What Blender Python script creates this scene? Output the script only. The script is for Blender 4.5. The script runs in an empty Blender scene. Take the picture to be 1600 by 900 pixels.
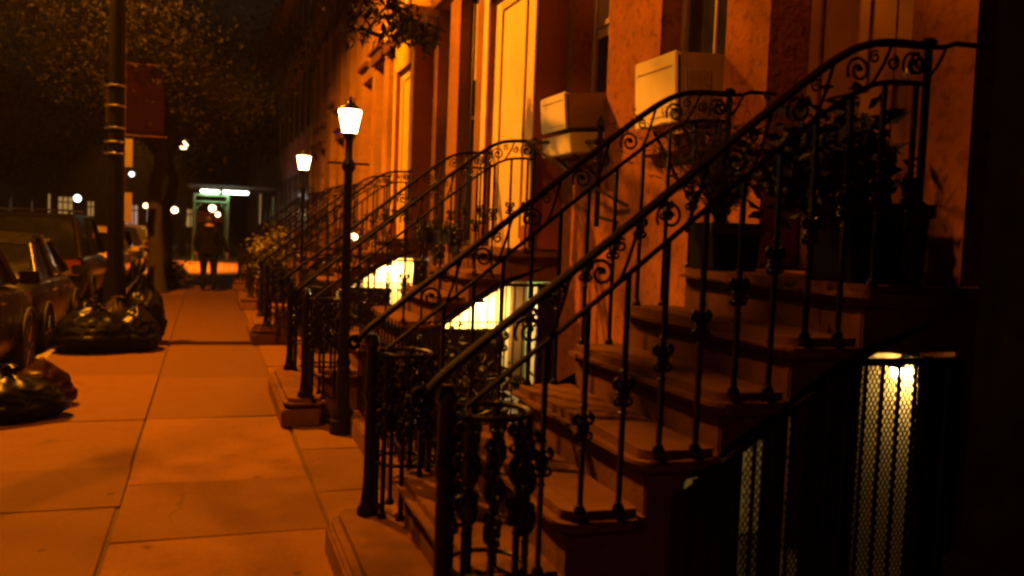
import bpy, bmesh, math, random
from mathutils import Vector, Matrix, noise
R = math.radians
HAZE = .0004
random.seed(11)
scene = bpy.context.scene
COL = scene.collection

# ------------------------------------------------------------------ helpers
class MB:
    """collects shapes; build() links them as ONE mesh object"""
    def __init__(s): s.v = []; s.f = []; s.mi = []; s.tone = []; s.cm = 0; s.ct = 0.5
    def add(s, vs, fs, mi=None):
        o = len(s.v); s.v += [tuple(p) for p in vs]; s.tone += [s.ct] * len(vs)
        for f in fs: s.f.append(tuple(i + o for i in f)); s.mi.append(s.cm if mi is None else mi)
        return s
    def box(s, x0, x1, y0, y1, z0, z1, mi=None):
        vs = [(x0,y0,z0),(x1,y0,z0),(x1,y1,z0),(x0,y1,z0),(x0,y0,z1),(x1,y0,z1),(x1,y1,z1),(x0,y1,z1)]
        return s.add(vs, [(0,3,2,1),(4,5,6,7),(0,1,5,4),(1,2,6,5),(2,3,7,6),(3,0,4,7)], mi)
    def obox(s, c, size, rot=None, mi=None):
        M = rot if rot is not None else Matrix.Identity(3)
        hx, hy, hz = size[0]/2, size[1]/2, size[2]/2
        vs = [Vector(c) + M @ Vector(p) for p in ((-hx,-hy,-hz),(hx,-hy,-hz),(hx,hy,-hz),(-hx,hy,-hz),(-hx,-hy,hz),(hx,-hy,hz),(hx,hy,hz),(-hx,hy,hz))]
        return s.add(vs, [(0,3,2,1),(4,5,6,7),(0,1,5,4),(1,2,6,5),(2,3,7,6),(3,0,4,7)], mi)
    def tube(s, pts, r, n=8, cap=True, sq=(1, 1), mi=None):
        pts = [Vector(p) for p in pts]; m = len(pts)
        rs = r if isinstance(r, (list, tuple)) else [r] * m
        vs = []; t0 = (pts[1] - pts[0]).normalized()
        ref = Vector((0,1,0)) if abs(t0.y) < .9 else Vector((1,0,0))
        a = (ref - t0 * ref.dot(t0)).normalized()
        for i in range(m):
            t = (pts[min(i+1,m-1)] - pts[max(i-1,0)])
            t = t.normalized() if t.length > 1e-9 else t0
            a = a - t * a.dot(t)
            a = a.normalized() if a.length > 1e-6 else t.orthogonal().normalized()
            b = t.cross(a)
            for k in range(n):
                q = 2*math.pi*(k+.5)/n
                vs.append(pts[i] + (a*math.cos(q)*sq[0] + b*math.sin(q)*sq[1]) * rs[i])
        fs = [(i*n+k, i*n+(k+1)%n, (i+1)*n+(k+1)%n, (i+1)*n+k) for i in range(m-1) for k in range(n)]
        if cap: fs += [tuple(range(n))[::-1], tuple((m-1)*n+k for k in range(n))]
        return s.add(vs, fs, mi)
    def lathe(s, prof, c=(0,0,0), n=16, axis='z', mi=None):
        vs = []
        for (r, h) in prof:
            for k in range(n):
                q = 2*math.pi*k/n; x, y = r*math.cos(q), r*math.sin(q)
                p = (x, y, h) if axis == 'z' else ((h, x, y) if axis == 'x' else (x, h, y))
                vs.append((p[0]+c[0], p[1]+c[1], p[2]+c[2]))
        m = len(prof)
        fs = [(i*n+k, i*n+(k+1)%n, (i+1)*n+(k+1)%n, (i+1)*n+k) for i in range(m-1) for k in range(n)]
        if prof[0][0] > 1e-6: fs.append(tuple(range(n))[::-1])
        if prof[-1][0] > 1e-6: fs.append(tuple((m-1)*n+k for k in range(n)))
        return s.add(vs, fs, mi)
    def prism(s, poly, y0, y1, mi=None):
        """poly in XZ, extruded along Y"""
        n = len(poly)
        vs = [(x, y0, z) for x, z in poly] + [(x, y1, z) for x, z in poly]
        fs = [tuple(range(n)), tuple(range(2*n-1, n-1, -1))] + [(i, i+n, (i+1)%n+n, (i+1)%n) for i in range(n)]
        return s.add(vs, fs, mi)
    def build(s, name, mats, parent=None, bevel=0, weld=0, seg=2, smooth=True, angle=40, loc=None):
        me = bpy.data.meshes.new(name); me.from_pydata(s.v, [], s.f)
        mats = mats if isinstance(mats, (list, tuple)) else [mats]
        for m in mats: me.materials.append(m)
        me.polygons.foreach_set('material_index', s.mi)
        if len(set(s.tone)) > 1:
            at = me.attributes.new('tone', 'FLOAT', 'POINT'); at.data.foreach_set('value', s.tone)
        bm = bmesh.new(); bm.from_mesh(me)
        if weld: bmesh.ops.remove_doubles(bm, verts=bm.verts, dist=weld)
        bmesh.ops.recalc_face_normals(bm, faces=bm.faces)
        if bevel:
            es = [e for e in bm.edges if len(e.link_faces) == 2 and e.calc_face_angle(0) > R(35)]
            bmesh.ops.bevel(bm, geom=es, offset=bevel, segments=seg, affect='EDGES', clamp_overlap=True)
        bm.to_mesh(me); bm.free()
        if smooth:
            me.shade_smooth(); me.set_sharp_from_angle(angle=R(angle))
        o = bpy.data.objects.new(name, me); COL.objects.link(o)
        if parent: o.parent = parent
        if loc: o.location = loc
        return o

def empty(name, loc=(0,0,0), rz=0):
    o = bpy.data.objects.new(name, None); COL.objects.link(o)
    o.location = loc; o.rotation_euler = (0,0,rz); o.empty_display_size = .2
    return o
def tag(o, label, cat, group=None, kind=None):
    o['label'] = label; o['category'] = cat
    if group: o['group'] = group
    if kind: o['kind'] = kind
    return o
def setting(o, label, cat, kind='structure'): return tag(o, label, cat, None, kind)
def copy_tree(o, parent=None):
    c = o.copy(); COL.objects.link(c)
    if parent: c.parent = parent
    for ch in list(o.children): copy_tree(ch, c)
    return c
def catmull(pts, n=6):
    P = [Vector(p) for p in pts]; out = []
    for i in range(len(P)-1):
        p0, p1, p2, p3 = P[max(i-1,0)], P[i], P[i+1], P[min(i+2,len(P)-1)]
        for k in range(n):
            t = k/n
            out.append(.5*((2*p1)+(p2-p0)*t+(2*p0-5*p1+4*p2-p3)*t*t+(3*p1-p0-3*p2+p3)*t**3))
    return out + [P[-1]]

# ------------------------------------------------------------------ materials
def mat(name, col, rough=.6, metal=0, spec=.5, var=.25, scale=6, bump=0, bscale=40, emit=None, estr=0, coat=0, dark=None, dscale=1.2, dlo=.5, dhi=.7, tone=False, sheen=0):
    m = bpy.data.materials.new(name); m.use_nodes = True
    nt = m.node_tree; N = nt.nodes; L = nt.links; b = N['Principled BSDF']
    b.inputs['Roughness'].default_value = rough; b.inputs['Metallic'].default_value = metal
    b.inputs['Specular IOR Level'].default_value = spec; b.inputs['Coat Weight'].default_value = coat
    tc = N.new('ShaderNodeTexCoord')
    nz = N.new('ShaderNodeTexNoise'); nz.inputs['Scale'].default_value = scale; nz.inputs['Detail'].default_value = 6
    L.new(tc.outputs['Object'], nz.inputs['Vector'])
    rmp = N.new('ShaderNodeMapRange'); rmp.inputs['From Min'].default_value = .3; rmp.inputs['From Max'].default_value = .7
    rmp.inputs['To Min'].default_value = 1-var; rmp.inputs['To Max'].default_value = 1+var
    L.new(nz.outputs['Fac'], rmp.inputs['Value'])
    mul = N.new('ShaderNodeVectorMath'); mul.operation = 'SCALE'; mul.inputs[0].default_value = col
    L.new(rmp.outputs['Result'], mul.inputs['Scale'])
    out = mul.outputs['Vector']
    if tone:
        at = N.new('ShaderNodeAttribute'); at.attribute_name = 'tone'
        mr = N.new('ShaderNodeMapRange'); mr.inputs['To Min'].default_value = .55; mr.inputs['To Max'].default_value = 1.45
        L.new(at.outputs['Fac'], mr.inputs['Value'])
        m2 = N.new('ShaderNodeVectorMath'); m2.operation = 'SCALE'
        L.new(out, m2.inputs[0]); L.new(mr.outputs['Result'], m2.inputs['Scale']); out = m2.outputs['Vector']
    if dark:
        n2 = N.new('ShaderNodeTexNoise'); n2.inputs['Scale'].default_value = dscale; n2.inputs['Detail'].default_value = 8; n2.inputs['Roughness'].default_value = .7
        L.new(tc.outputs['Object'], n2.inputs['Vector'])
        r2 = N.new('ShaderNodeMapRange'); r2.inputs['From Min'].default_value = dlo; r2.inputs['From Max'].default_value = dhi
        L.new(n2.outputs['Fac'], r2.inputs['Value'])
        mx = N.new('ShaderNodeMix'); mx.data_type = 'RGBA'
        L.new(r2.outputs['Result'], mx.inputs['Factor']); L.new(out, mx.inputs[6]); mx.inputs[7].default_value = (*dark, 1)
        out = mx.outputs[2]
    L.new(out, b.inputs['Base Color'])
    rr = N.new('ShaderNodeMapRange'); rr.inputs['To Min'].default_value = max(0, rough-.12); rr.inputs['To Max'].default_value = min(1, rough+.12)
    L.new(nz.outputs['Fac'], rr.inputs['Value']); L.new(rr.outputs['Result'], b.inputs['Roughness'])
    if bump:
        nb = N.new('ShaderNodeTexNoise'); nb.inputs['Scale'].default_value = bscale; nb.inputs['Detail'].default_value = 5
        L.new(tc.outputs['Object'], nb.inputs['Vector'])
        bp = N.new('ShaderNodeBump'); bp.inputs['Strength'].default_value = bump; bp.inputs['Distance'].default_value = .02
        L.new(nb.outputs['Fac'], bp.inputs['Height']); L.new(bp.outputs['Normal'], b.inputs['Normal'])
    if emit:
        b.inputs['Emission Color'].default_value = (*emit, 1); b.inputs['Emission Strength'].default_value = estr
    return m
def brick(name, c1, c2, mortar, scale=1.0):
    m = mat(name, c1, .85); nt = m.node_tree; N = nt.nodes; L = nt.links; b = N['Principled BSDF']
    tc = N.new('ShaderNodeTexCoord'); sp = N.new('ShaderNodeSeparateXYZ'); cb = N.new('ShaderNodeCombineXYZ')
    L.new(tc.outputs['Object'], sp.inputs[0])
    ad = N.new('ShaderNodeMath'); ad.operation = 'ADD'
    L.new(sp.outputs['X'], ad.inputs[0]); L.new(sp.outputs['Y'], ad.inputs[1])
    L.new(ad.outputs[0], cb.inputs['X']); L.new(sp.outputs['Z'], cb.inputs['Y'])
    br = N.new('ShaderNodeTexBrick'); L.new(cb.outputs[0], br.inputs['Vector'])
    br.inputs['Color1'].default_value = (*c1,1); br.inputs['Color2'].default_value = (*c2,1); br.inputs['Mortar'].default_value = (*mortar,1)
    br.inputs['Scale'].default_value = scale; br.inputs['Brick Width'].default_value = .215; br.inputs['Row Height'].default_value = .075
    br.inputs['Mortar Size'].default_value = .008; br.inputs['Bias'].default_value = -.1
    nz = N.new('ShaderNodeTexNoise'); nz.inputs['Scale'].default_value = 1.3; nz.inputs['Detail'].default_value = 8
    L.new(tc.outputs['Object'], nz.inputs['Vector'])
    mr = N.new('ShaderNodeMapRange'); mr.inputs['From Min'].default_value = .3; mr.inputs['From Max'].default_value = .7; mr.inputs['To Min'].default_value = .7; mr.inputs['To Max'].default_value = 1.25
    L.new(nz.outputs['Fac'], mr.inputs['Value'])
    ml = N.new('ShaderNodeVectorMath'); ml.operation = 'SCALE'; L.new(br.outputs['Color'], ml.inputs[0]); L.new(mr.outputs['Result'], ml.inputs['Scale'])
    L.new(ml.outputs['Vector'], b.inputs['Base Color'])
    bp = N.new('ShaderNodeBump'); bp.invert = True; bp.inputs['Strength'].default_value = .6; bp.inputs['Distance'].default_value = .01
    L.new(br.outputs['Fac'], bp.inputs['Height']); L.new(bp.outputs['Normal'], b.inputs['Normal'])
    return m
def glow(name, col, s):
    m = bpy.data.materials.new(name); m.use_nodes = True; b = m.node_tree.nodes['Principled BSDF']
    b.inputs['Base Color'].default_value = (.8,.8,.8,1); b.inputs['Emission Color'].default_value = (*col,1); b.inputs['Emission Strength'].default_value = s
    b.inputs['Roughness'].default_value = .3
    return m

M = {}
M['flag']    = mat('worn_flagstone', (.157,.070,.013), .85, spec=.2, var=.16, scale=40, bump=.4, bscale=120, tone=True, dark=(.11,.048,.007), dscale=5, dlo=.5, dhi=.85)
M['kerb']    = mat('granite_kerb', (.2,.15,.1), .8, var=.3, scale=30, bump=.2)
M['asphalt'] = mat('asphalt', (.045,.042,.04), .8, var=.3, scale=60, bump=.4, bscale=120)
M['earth']   = mat('dark_earth', (.05,.035,.025), .95, var=.4, bump=.3)
M['grit']    = mat('joint_grit', (.07,.03,.008), .95, var=.4, scale=20, bump=.3)
M['yard']    = mat('yard_paving', (.10,.07,.045), .85, var=.3, scale=5, bump=.2)
M['stone']   = mat('brownstone', (.13,.055,.018), .85, spec=.15, var=.25, scale=7, bump=.3, bscale=70, dark=(.08,.032,.012), dscale=2.5, dlo=.55, dhi=.8)
M['iron']    = mat('black_painted_iron', (.009,.006,.0045), .34, var=.4, scale=25, bump=.15, bscale=90, spec=.22)
M['rail']    = mat('worn_rail_paint', (.006,.003,.002), .6, var=.4, scale=25, bump=.12, bscale=90, spec=.02)
M['ironred'] = mat('dark_rusty_iron', (.03,.014,.009), .4, var=.4, scale=25, bump=.12, bscale=90)
M['stucco']  = mat('worn_stucco', (.26,.095,.024), .9, spec=.1, var=.18, scale=4, bump=.35, bscale=30, dark=(.075,.022,.008), dscale=14, dlo=.50, dhi=.74)
M['brick_a'] = brick('red_brick', (.19,.074,.014), (.155,.06,.012), (.16,.07,.02))
M['brick_b'] = brick('orange_brick', (.40,.19,.032), (.34,.155,.027), (.34,.18,.05))
M['brick_c'] = brick('dark_brick', (.20,.07,.04), (.16,.06,.035), (.15,.1,.07))
M['nearwall']= mat('near_black_wall', (.005,.004,.0035), .95, var=.3, spec=0)  # even near-black colour over the whole house corner
M['cream']   = mat('cream_paint', (.70,.50,.26), .6, var=.07, scale=2.5, bump=.06)
M['cream2']  = mat('dull_cream_paint', (.46,.36,.20), .65, var=.12, scale=3, bump=.06)
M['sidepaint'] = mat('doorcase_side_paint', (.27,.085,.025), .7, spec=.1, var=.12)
M['yellow']  = mat('yellow_paint', (.58,.36,.05), .6, var=.07, scale=2.5)
M['brown']   = mat('brown_paint', (.15,.065,.03), .7, spec=.06, var=.2, scale=4)
M['dkbrown'] = mat('dark_brown_paint', (.05,.025,.015), .5, var=.2)
M['sash']    = mat('sash_paint', (.22,.15,.09), .5, var=.15)
M['sashdk']  = mat('dark_sash_paint', (.035,.03,.03), .5, var=.15)
M['glass']   = mat('window_glass', (.012,.012,.014), .12, spec=.6, var=.2)
M['blind']   = mat('drawn_curtain', (.30,.19,.11), .9, var=.25, scale=3)
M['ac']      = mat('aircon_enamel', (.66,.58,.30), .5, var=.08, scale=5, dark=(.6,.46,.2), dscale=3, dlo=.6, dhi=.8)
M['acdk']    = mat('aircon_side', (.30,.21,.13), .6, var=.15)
M['green']   = mat('green_door_paint', (.10,.22,.07), .5, var=.2)
M['plaster'] = mat('pale_plaster', (.68,.50,.20), .8, var=.12, scale=3, bump=.1)
M['planter'] = mat('black_planter', (.005,.004,.004), .6, spec=.1, var=.3)
M['leafdk']  = mat('dark_leaf', (.016,.018,.007), .6, spec=.25, var=.4, scale=3)
M['leaf']    = mat('leaf', (.028,.024,.008), .7, var=.45, scale=2, spec=.12)
M['leafy']   = mat('yellow_green_leaf', (.10,.085,.015), .55, var=.4, scale=3)
M['grassy']  = mat('dry_frond', (.045,.034,.012), .8, spec=.1, var=.4, scale=3)
M['bark']    = mat('bark', (.022,.015,.010), .95, var=.4, scale=12, bump=.6, bscale=25)
M['bag']     = mat('black_bin_bag', (.004,.0035,.0035), .31, spec=.08, var=.4, bump=.35, bscale=11)
M['bagred']  = mat('dark_red_bag', (.022,.004,.004), .4, spec=.08, var=.3, bump=.3, bscale=14)
M['bag2']    = mat('dull_purple_bag', (.022,.012,.014), .5, spec=.08, var=.4, bump=.35, bscale=11)
M['card']    = mat('damp_cardboard', (.05,.028,.026), .9, spec=.05, var=.3)
M['pole']    = mat('pole_paint', (.004,.0033,.003), .55, spec=.08, var=.3)
M['strap']   = mat('steel_strap', (.30,.27,.24), .4, metal=.9, var=.1)
M['banner']  = mat('dark_red_banner', (.009,.0014,.0022), .9, var=.12, scale=2, spec=.02)
M['signy']   = mat('yellow_sign', (.17,.13,.05), .5, var=.1)
M['signp']   = mat('pale_sign', (.20,.15,.13), .6, spec=.1, var=.1)
M['carred']  = mat('dark_maroon_car_paint', (.012,.005,.004), .28, spec=.25, var=.15, coat=.08)
M['cardk']   = mat('charcoal_car_paint', (.010,.009,.007), .28, spec=.25, var=.15, coat=.08)
M['carblk']  = mat('black_car_paint', (.005,.0045,.0045), .22, spec=.25, var=.15, coat=.08)
M['caryel']  = mat('pale_yellow_car_paint', (.62,.46,.13), .35, spec=.5, var=.08, coat=.6)
M['carwht']  = mat('grey_car_paint', (.20,.17,.14), .35, spec=.5, var=.08, coat=.6)
M['carglass']= mat('car_glass', (.006,.006,.007), .06, spec=.7, var=.1)
M['tyre']    = mat('tyre_rubber', (.012,.011,.011), .85, var=.2)
M['rim']     = mat('alloy_rim', (.35,.32,.28), .35, metal=.8, var=.1)
M['chrome']  = mat('chrome', (.7,.66,.6), .15, metal=1, var=.05)
M['tail']    = mat('red_tail_lens', (.09,.010,.006), .2, var=.1, spec=.7)
M['plate']   = mat('number_plate', (.5,.4,.2), .5, var=.1)
M['skin']    = mat('skin', (.36,.20,.13), .6, var=.08)
M['coat']    = mat('dark_jacket', (.006,.005,.005), .8, var=.3, bump=.2, bscale=18, spec=.05)
M['trouser'] = mat('dark_trousers', (.006,.006,.007), .85, var=.3, bump=.2, bscale=18, spec=.05)
M['hair']    = mat('dark_hair', (.02,.012,.008), .6, var=.3)
M['shedgrn'] = mat('green_scaffold_paint', (.14,.30,.11), .5, var=.15)
M['plank']   = mat('shed_planks', (.06,.05,.035), .8, var=.3)
M['awn']     = mat('red_awning', (.35,.03,.02), .7, var=.15)
M['lampglass']= glow('lit_lantern_glass', (1,.66,.24), 48)
M['globe']   = glow('lit_globe', (1,.60,.26), 14)
M['whiteglow']= glow('lit_white_lamp', (.92,1,.90), 9)
M['tubeglow']= glow('lit_tube', (.95,1,.92), 16)
M['warmwin'] = glow('lit_window', (1,.52,.14), .35)
M['pinkwin'] = glow('lit_shop_window', (1,.55,.42), .4)
M['sodlens'] = glow('sodium_lens', (1,.42,.06), 8)
M['bulb']    = glow('vestibule_bulb', (1,.74,.32), 900)
M['headl']   = glow('headlight', (1,.95,.85), 12)
M['redl']    = glow('red_lamp', (1,.10,.03), 1.2)

def worn(m):
    nt = m.node_tree; N = nt.nodes; L = nt.links; b = N['Principled BSDF']; src = b.inputs['Base Color'].links[0].from_socket
    tc = N.new('ShaderNodeTexCoord')
    v = N.new('ShaderNodeTexVoronoi'); v.inputs['Scale'].default_value = 2.6; L.new(tc.outputs['Object'], v.inputs['Vector'])
    lt = N.new('ShaderNodeMapRange'); lt.inputs['From Min'].default_value = .045; lt.inputs['From Max'].default_value = .075; lt.inputs['To Min'].default_value = .62; lt.inputs['To Max'].default_value = 0
    L.new(v.outputs['Distance'], lt.inputs['Value'])
    nz = N.new('ShaderNodeTexNoise'); nz.inputs['Scale'].default_value = .7; nz.inputs['Detail'].default_value = 4; L.new(tc.outputs['Object'], nz.inputs['Vector'])
    mp = N.new('ShaderNodeMixRGB'); mp.inputs['Fac'].default_value = .16; L.new(tc.outputs['Object'], mp.inputs[1]); n3 = N.new('ShaderNodeTexNoise'); n3.inputs['Scale'].default_value = 3; L.new(tc.outputs['Object'], n3.inputs['Vector']); L.new(n3.outputs['Color'], mp.inputs[2])
    vc = N.new('ShaderNodeTexVoronoi'); vc.feature = 'DISTANCE_TO_EDGE'; vc.inputs['Scale'].default_value = .62; L.new(mp.outputs[0], vc.inputs['Vector'])
    cr = N.new('ShaderNodeMapRange'); cr.inputs['From Min'].default_value = .002; cr.inputs['From Max'].default_value = .006; cr.inputs['To Min'].default_value = .4; cr.inputs['To Max'].default_value = 0
    L.new(vc.outputs['Distance'], cr.inputs['Value'])
    ms = N.new('ShaderNodeMapRange'); ms.inputs['From Min'].default_value = .52; ms.inputs['From Max'].default_value = .58; L.new(nz.outputs['Fac'], ms.inputs['Value'])
    mm = N.new('ShaderNodeMath'); mm.operation = 'MULTIPLY'; L.new(cr.outputs[0], mm.inputs[0]); L.new(ms.outputs[0], mm.inputs[1])
    mx = N.new('ShaderNodeMath'); mx.operation = 'MAXIMUM'; L.new(lt.outputs[0], mx.inputs[0]); L.new(mm.outputs[0], mx.inputs[1])
    mi = N.new('ShaderNodeMix'); mi.data_type = 'RGBA'; L.new(mx.outputs[0], mi.inputs['Factor']); L.new(src, mi.inputs[6]); mi.inputs[7].default_value = (.035,.016,.004,1)
    L.new(mi.outputs[2], b.inputs['Base Color'])
worn(M['flag'])
# ------------------------------------------------------------------ ground setting
KX = -1.72
b = MB()
b.add([(-70,-18,-.19),(70,-18,-.19),(70,130,-.19),(-70,130,-.19)], [(0,1,2,3)])
setting(b.build('ground', M['earth'], smooth=False), 'dark ground under the whole street', 'ground')
b = MB(); b.add([(-10.2,-30,-.13),(KX-.16,-30,-.13),(KX-.16,110,-.13),(-10.2,110,-.13)], [(0,1,2,3)])
setting(b.build('road', M['asphalt'], smooth=False), 'dark asphalt roadway beside the parked cars', 'road')
b = MB()
for k in range(60):
    y = -8 + k*2.0
    b.box(KX-.16, KX-.004, y+.004, y+1.996, -.3, .0)
setting(b.build('kerb', M['kerb'], bevel=.012), 'granite kerb along the roadway', 'kerb')
# flagstones: own slab tones, farther rows darkened for dim light, small tilt and open joints
b = MB(); rj = random.Random(5)
rows_r = [-6,-4,-2.4,-.9,.6,2.0,3.4,4.86,5.92,7.86,9.9,12.45,14.6,16.9,19.2,21.6]
rows_l = [-6,-4.4,-2.8,-1.2,.4,2.1,3.7,5.48,6.35,7.84,10.1,12.45,14.2,16.3,18.6,21.0]
while rows_r[-1] < 105: rows_r.append(rows_r[-1] + rj.uniform(1.7,2.6))
while rows_l[-1] < 105: rows_l.append(rows_l[-1] + rj.uniform(1.7,2.6))
tones_r = {3.4:.72, 4.86:.42, 5.92:.72, 7.86:.34, 9.9:.16, 12.45:.05, 14.6:.08, 16.9:.1, 19.2:.1}  # farther rows carry the dimmer lamp light as darker tone
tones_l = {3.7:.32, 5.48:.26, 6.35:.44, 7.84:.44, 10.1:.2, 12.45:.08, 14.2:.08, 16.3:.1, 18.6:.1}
def slabs(rows, x0, x1, tones):
    for i in range(len(rows)-1):
        y0, y1 = rows[i]+.003, rows[i+1]-.003
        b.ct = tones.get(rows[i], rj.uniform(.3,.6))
        dz = [rj.uniform(-.007,.007) for _ in range(4)]
        w = rj.uniform(-.012,.012)
        vs = [(x0,y0,-.15),(x1+w,y0,-.15),(x1+w,y1,-.15),(x0,y1,-.15),(x0,y0,dz[0]),(x1+w,y0,dz[1]),(x1+w,y1,dz[2]),(x0,y1,dz[3])]
        b.add(vs, [(0,3,2,1),(4,5,6,7),(0,1,5,4),(1,2,6,5),(2,3,7,6),(3,0,4,7)])
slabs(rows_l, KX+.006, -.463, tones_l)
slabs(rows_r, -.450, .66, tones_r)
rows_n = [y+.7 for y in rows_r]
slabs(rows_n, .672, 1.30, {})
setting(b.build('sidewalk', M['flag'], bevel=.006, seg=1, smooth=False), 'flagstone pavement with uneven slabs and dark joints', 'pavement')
b = MB(); b.box(KX-.01, 1.30, -8, 105, -.2, -.014)
setting(b.build('joint_bed', M['grit'], smooth=False), 'dark grit showing in the joints between flagstones', 'pavement')
b = MB(); b.box(1.31, 3.4, -8, 105, -.2, -.01)
setting(b.build('path', M['yard'], smooth=False), 'paved front yards below the house fronts', 'yard')
b = MB(); b.box(-13, -10.2, -8, 110, -.2, .0)
setting(b.build('far_pavement', M['flag'], smooth=False), 'pavement on the far side of the road', 'pavement')

# ------------------------------------------------------------------ stoops
NOSE = [.60,.88,1.19,1.495,1.80,2.10,2.43]
LEV  = [.235,.445,.655,.865,1.075,1.285,1.495]
def level(x):
    z = 0
    for n, l in zip(NOSE, LEV):
        if x >= n - .001: z = l
    return z
WEAR = bpy.data.textures.new('wear','CLOUDS'); WEAR.noise_scale = .16; WEAR.noise_depth = 3
def make_stoop(y0, y1, door_x, name_label):
    root = empty('stoop', (.6, (y0+y1)/2, 0)); tag(root, name_label, 'stoop', 'stone stoops in front of the row houses')
    ox, oy = -.6, -(y0+y1)/2
    a, c = y0+oy, y1+oy
    poly = [(.65,0),(.65,LEV[0]-.09)]
    for i in range(1,7):
        poly += [(NOSE[i]+.055, LEV[i-1]-.09),(NOSE[i]+.055, LEV[i]-.09)]
    poly += [(3.0,LEV[6]-.09),(3.0,1.22),(2.45,1.22),(1.72,.74),(1.72,0)]
    b = MB(); b.prism([(x+ox,z) for x,z in poly], a+.05, c-.05)
    b.build('stair_body', M['stone'], root, bevel=.008, angle=30)
    for i in range(7):
        x1 = NOSE[i+1]+.06 if i < 6 else door_x
        b = MB(); e = .07 if i == 0 else 0
        xa, xb, ya, yb, rr = NOSE[i]+ox, x1+ox, a-e, c+e, .10
        pl = [(xb,ya),(xb,yb)]
        for k in range(7):
            q = math.pi/2*k/6; pl.append((xa+rr-rr*math.sin(q), yb-rr+rr*math.cos(q)))
        for k in range(7):
            q = math.pi/2*k/6; pl.append((xa+rr-rr*math.cos(q), ya+rr-rr*math.sin(q)))
        n = len(pl); vs = [(p[0],p[1],LEV[i]-.088) for p in pl]+[(p[0],p[1],LEV[i]) for p in pl]
        b.add(vs, [tuple(range(n)), tuple(range(2*n-1,n-1,-1))]+[(k,(k+1)%n,(k+1)%n+n,k+n) for k in range(n)])
        to = b.build('tread', M['stone'], root, bevel=.036, seg=4, angle=60)
        if y0 < 8:        # worn, slightly chipped noses
            sb = to.modifiers.new('cut','SUBSURF'); sb.subdivision_type = 'SIMPLE'; sb.levels = sb.render_levels = 3
            dp = to.modifiers.new('wear','DISPLACE'); dp.texture = WEAR; dp.strength = .020; dp.mid_level = .62; dp.texture_coords = 'GLOBAL'
    b = MB(); b.box(.585+ox, .90+ox, a-.08, c+.08, 0, LEV[0]-.089)
    b.build('plinth', M['stone'], root, bevel=.012)
    # vestibule under the steps
    b = MB(); b.prism([(1.82+ox,0),(2.995+ox,0),(2.995+ox,1.215),(2.45+ox,1.215),(1.82+ox,.80)], c-.12, c-.052); b.build('vestibule_wall', M['plaster'], root)
    b = MB(); b.box(2.972+ox, 2.994+ox, a+.06, a+.78, 0, 1.165); b.build('vestibule_wall', M['plaster'], root)
    return root
STOOPS = [2.88, 7.43, 12.55, 17.6, 22.6]
SW = 1.52
slabels = ['brown stone stoop nearest the camera with planters on its landing',
           'brown stone stoop leading up to the wide cream doorcase',
           'brown stone stoop leading up to the yellow doorcase',
           'dim stone stoop beyond the second lantern post',
           'farthest stone stoop near the walking person']
for y, l in zip(STOOPS, slabels):
    make_stoop(y, y+SW, 3.3, l)

# ------------------------------------------------------------------ cast iron stair railings
RP = catmull([(.70,0,1.10),(.76,0,1.165),(.926,0,1.30),(1.26,0,1.562),(1.577,0,1.818),(1.838,0,2.03),(2.109,0,2.245),(2.244,0,2.345),(2.37,0,2.415),(2.505,0,2.445),(2.70,0,2.452)], 5)
LP = catmull([(.84,0,1.05),(.926,0,1.12),(1.26,0,1.382),(1.577,0,1.638),(1.838,0,1.85),(2.109,0,2.065),(2.244,0,2.165),(2.38,0,2.25),(2.505,0,2.292),(2.70,0,2.302)], 5)
def interp(P, x):
    for p, q in zip(P, P[1:]):
        if p.x <= x <= q.x: return p.z + (q.z-p.z)*(x-p.x)/max(1e-6, q.x-p.x)
    return P[-1].z if x > P[-1].x else P[0].z
def spiral(c, r0, r1, turns, a0, d=1, n=26, plane='xz'):
    out = []
    for i in range(n+1):
        t = i/n; r = r0 + (r1-r0)*t; a = a0 + d*turns*2*math.pi*t
        out.append((c[0]+r*math.cos(a), c[1], c[2]+r*math.sin(a)))
    return out
def knot_shape():
    """cast rosette: four C scrolls round the bar with a ball at the waist"""
    b = MB()
    for sx in (1,-1):
        for sz in (1,-1):
            b.tube(spiral((sx*.021,0,sz*.030), .022, .007, 1.35, R(90) if sx > 0 else R(90), -sx*sz, 14), [.0075]*8+[.006]*7, 6)
    b.lathe([(.0,-.028),(.018,-.02),(.026,0),(.018,.02),(.0,.028)], n=10)
    b.lathe([(.012,-.085),(.017,-.078),(.012,-.070)], n=8); b.lathe([(.012,.070),(.017,.078),(.012,.085)], n=8)
    # leaf pair front and back, so the casting has depth
    for sy in (1,-1):
        b.tube([(0,sy*.008,-.055),(0,sy*.026,-.02),(0,sy*.026,.02),(0,sy*.008,.055)], [.004,.011,.011,.004], 6)
    return b
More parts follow.
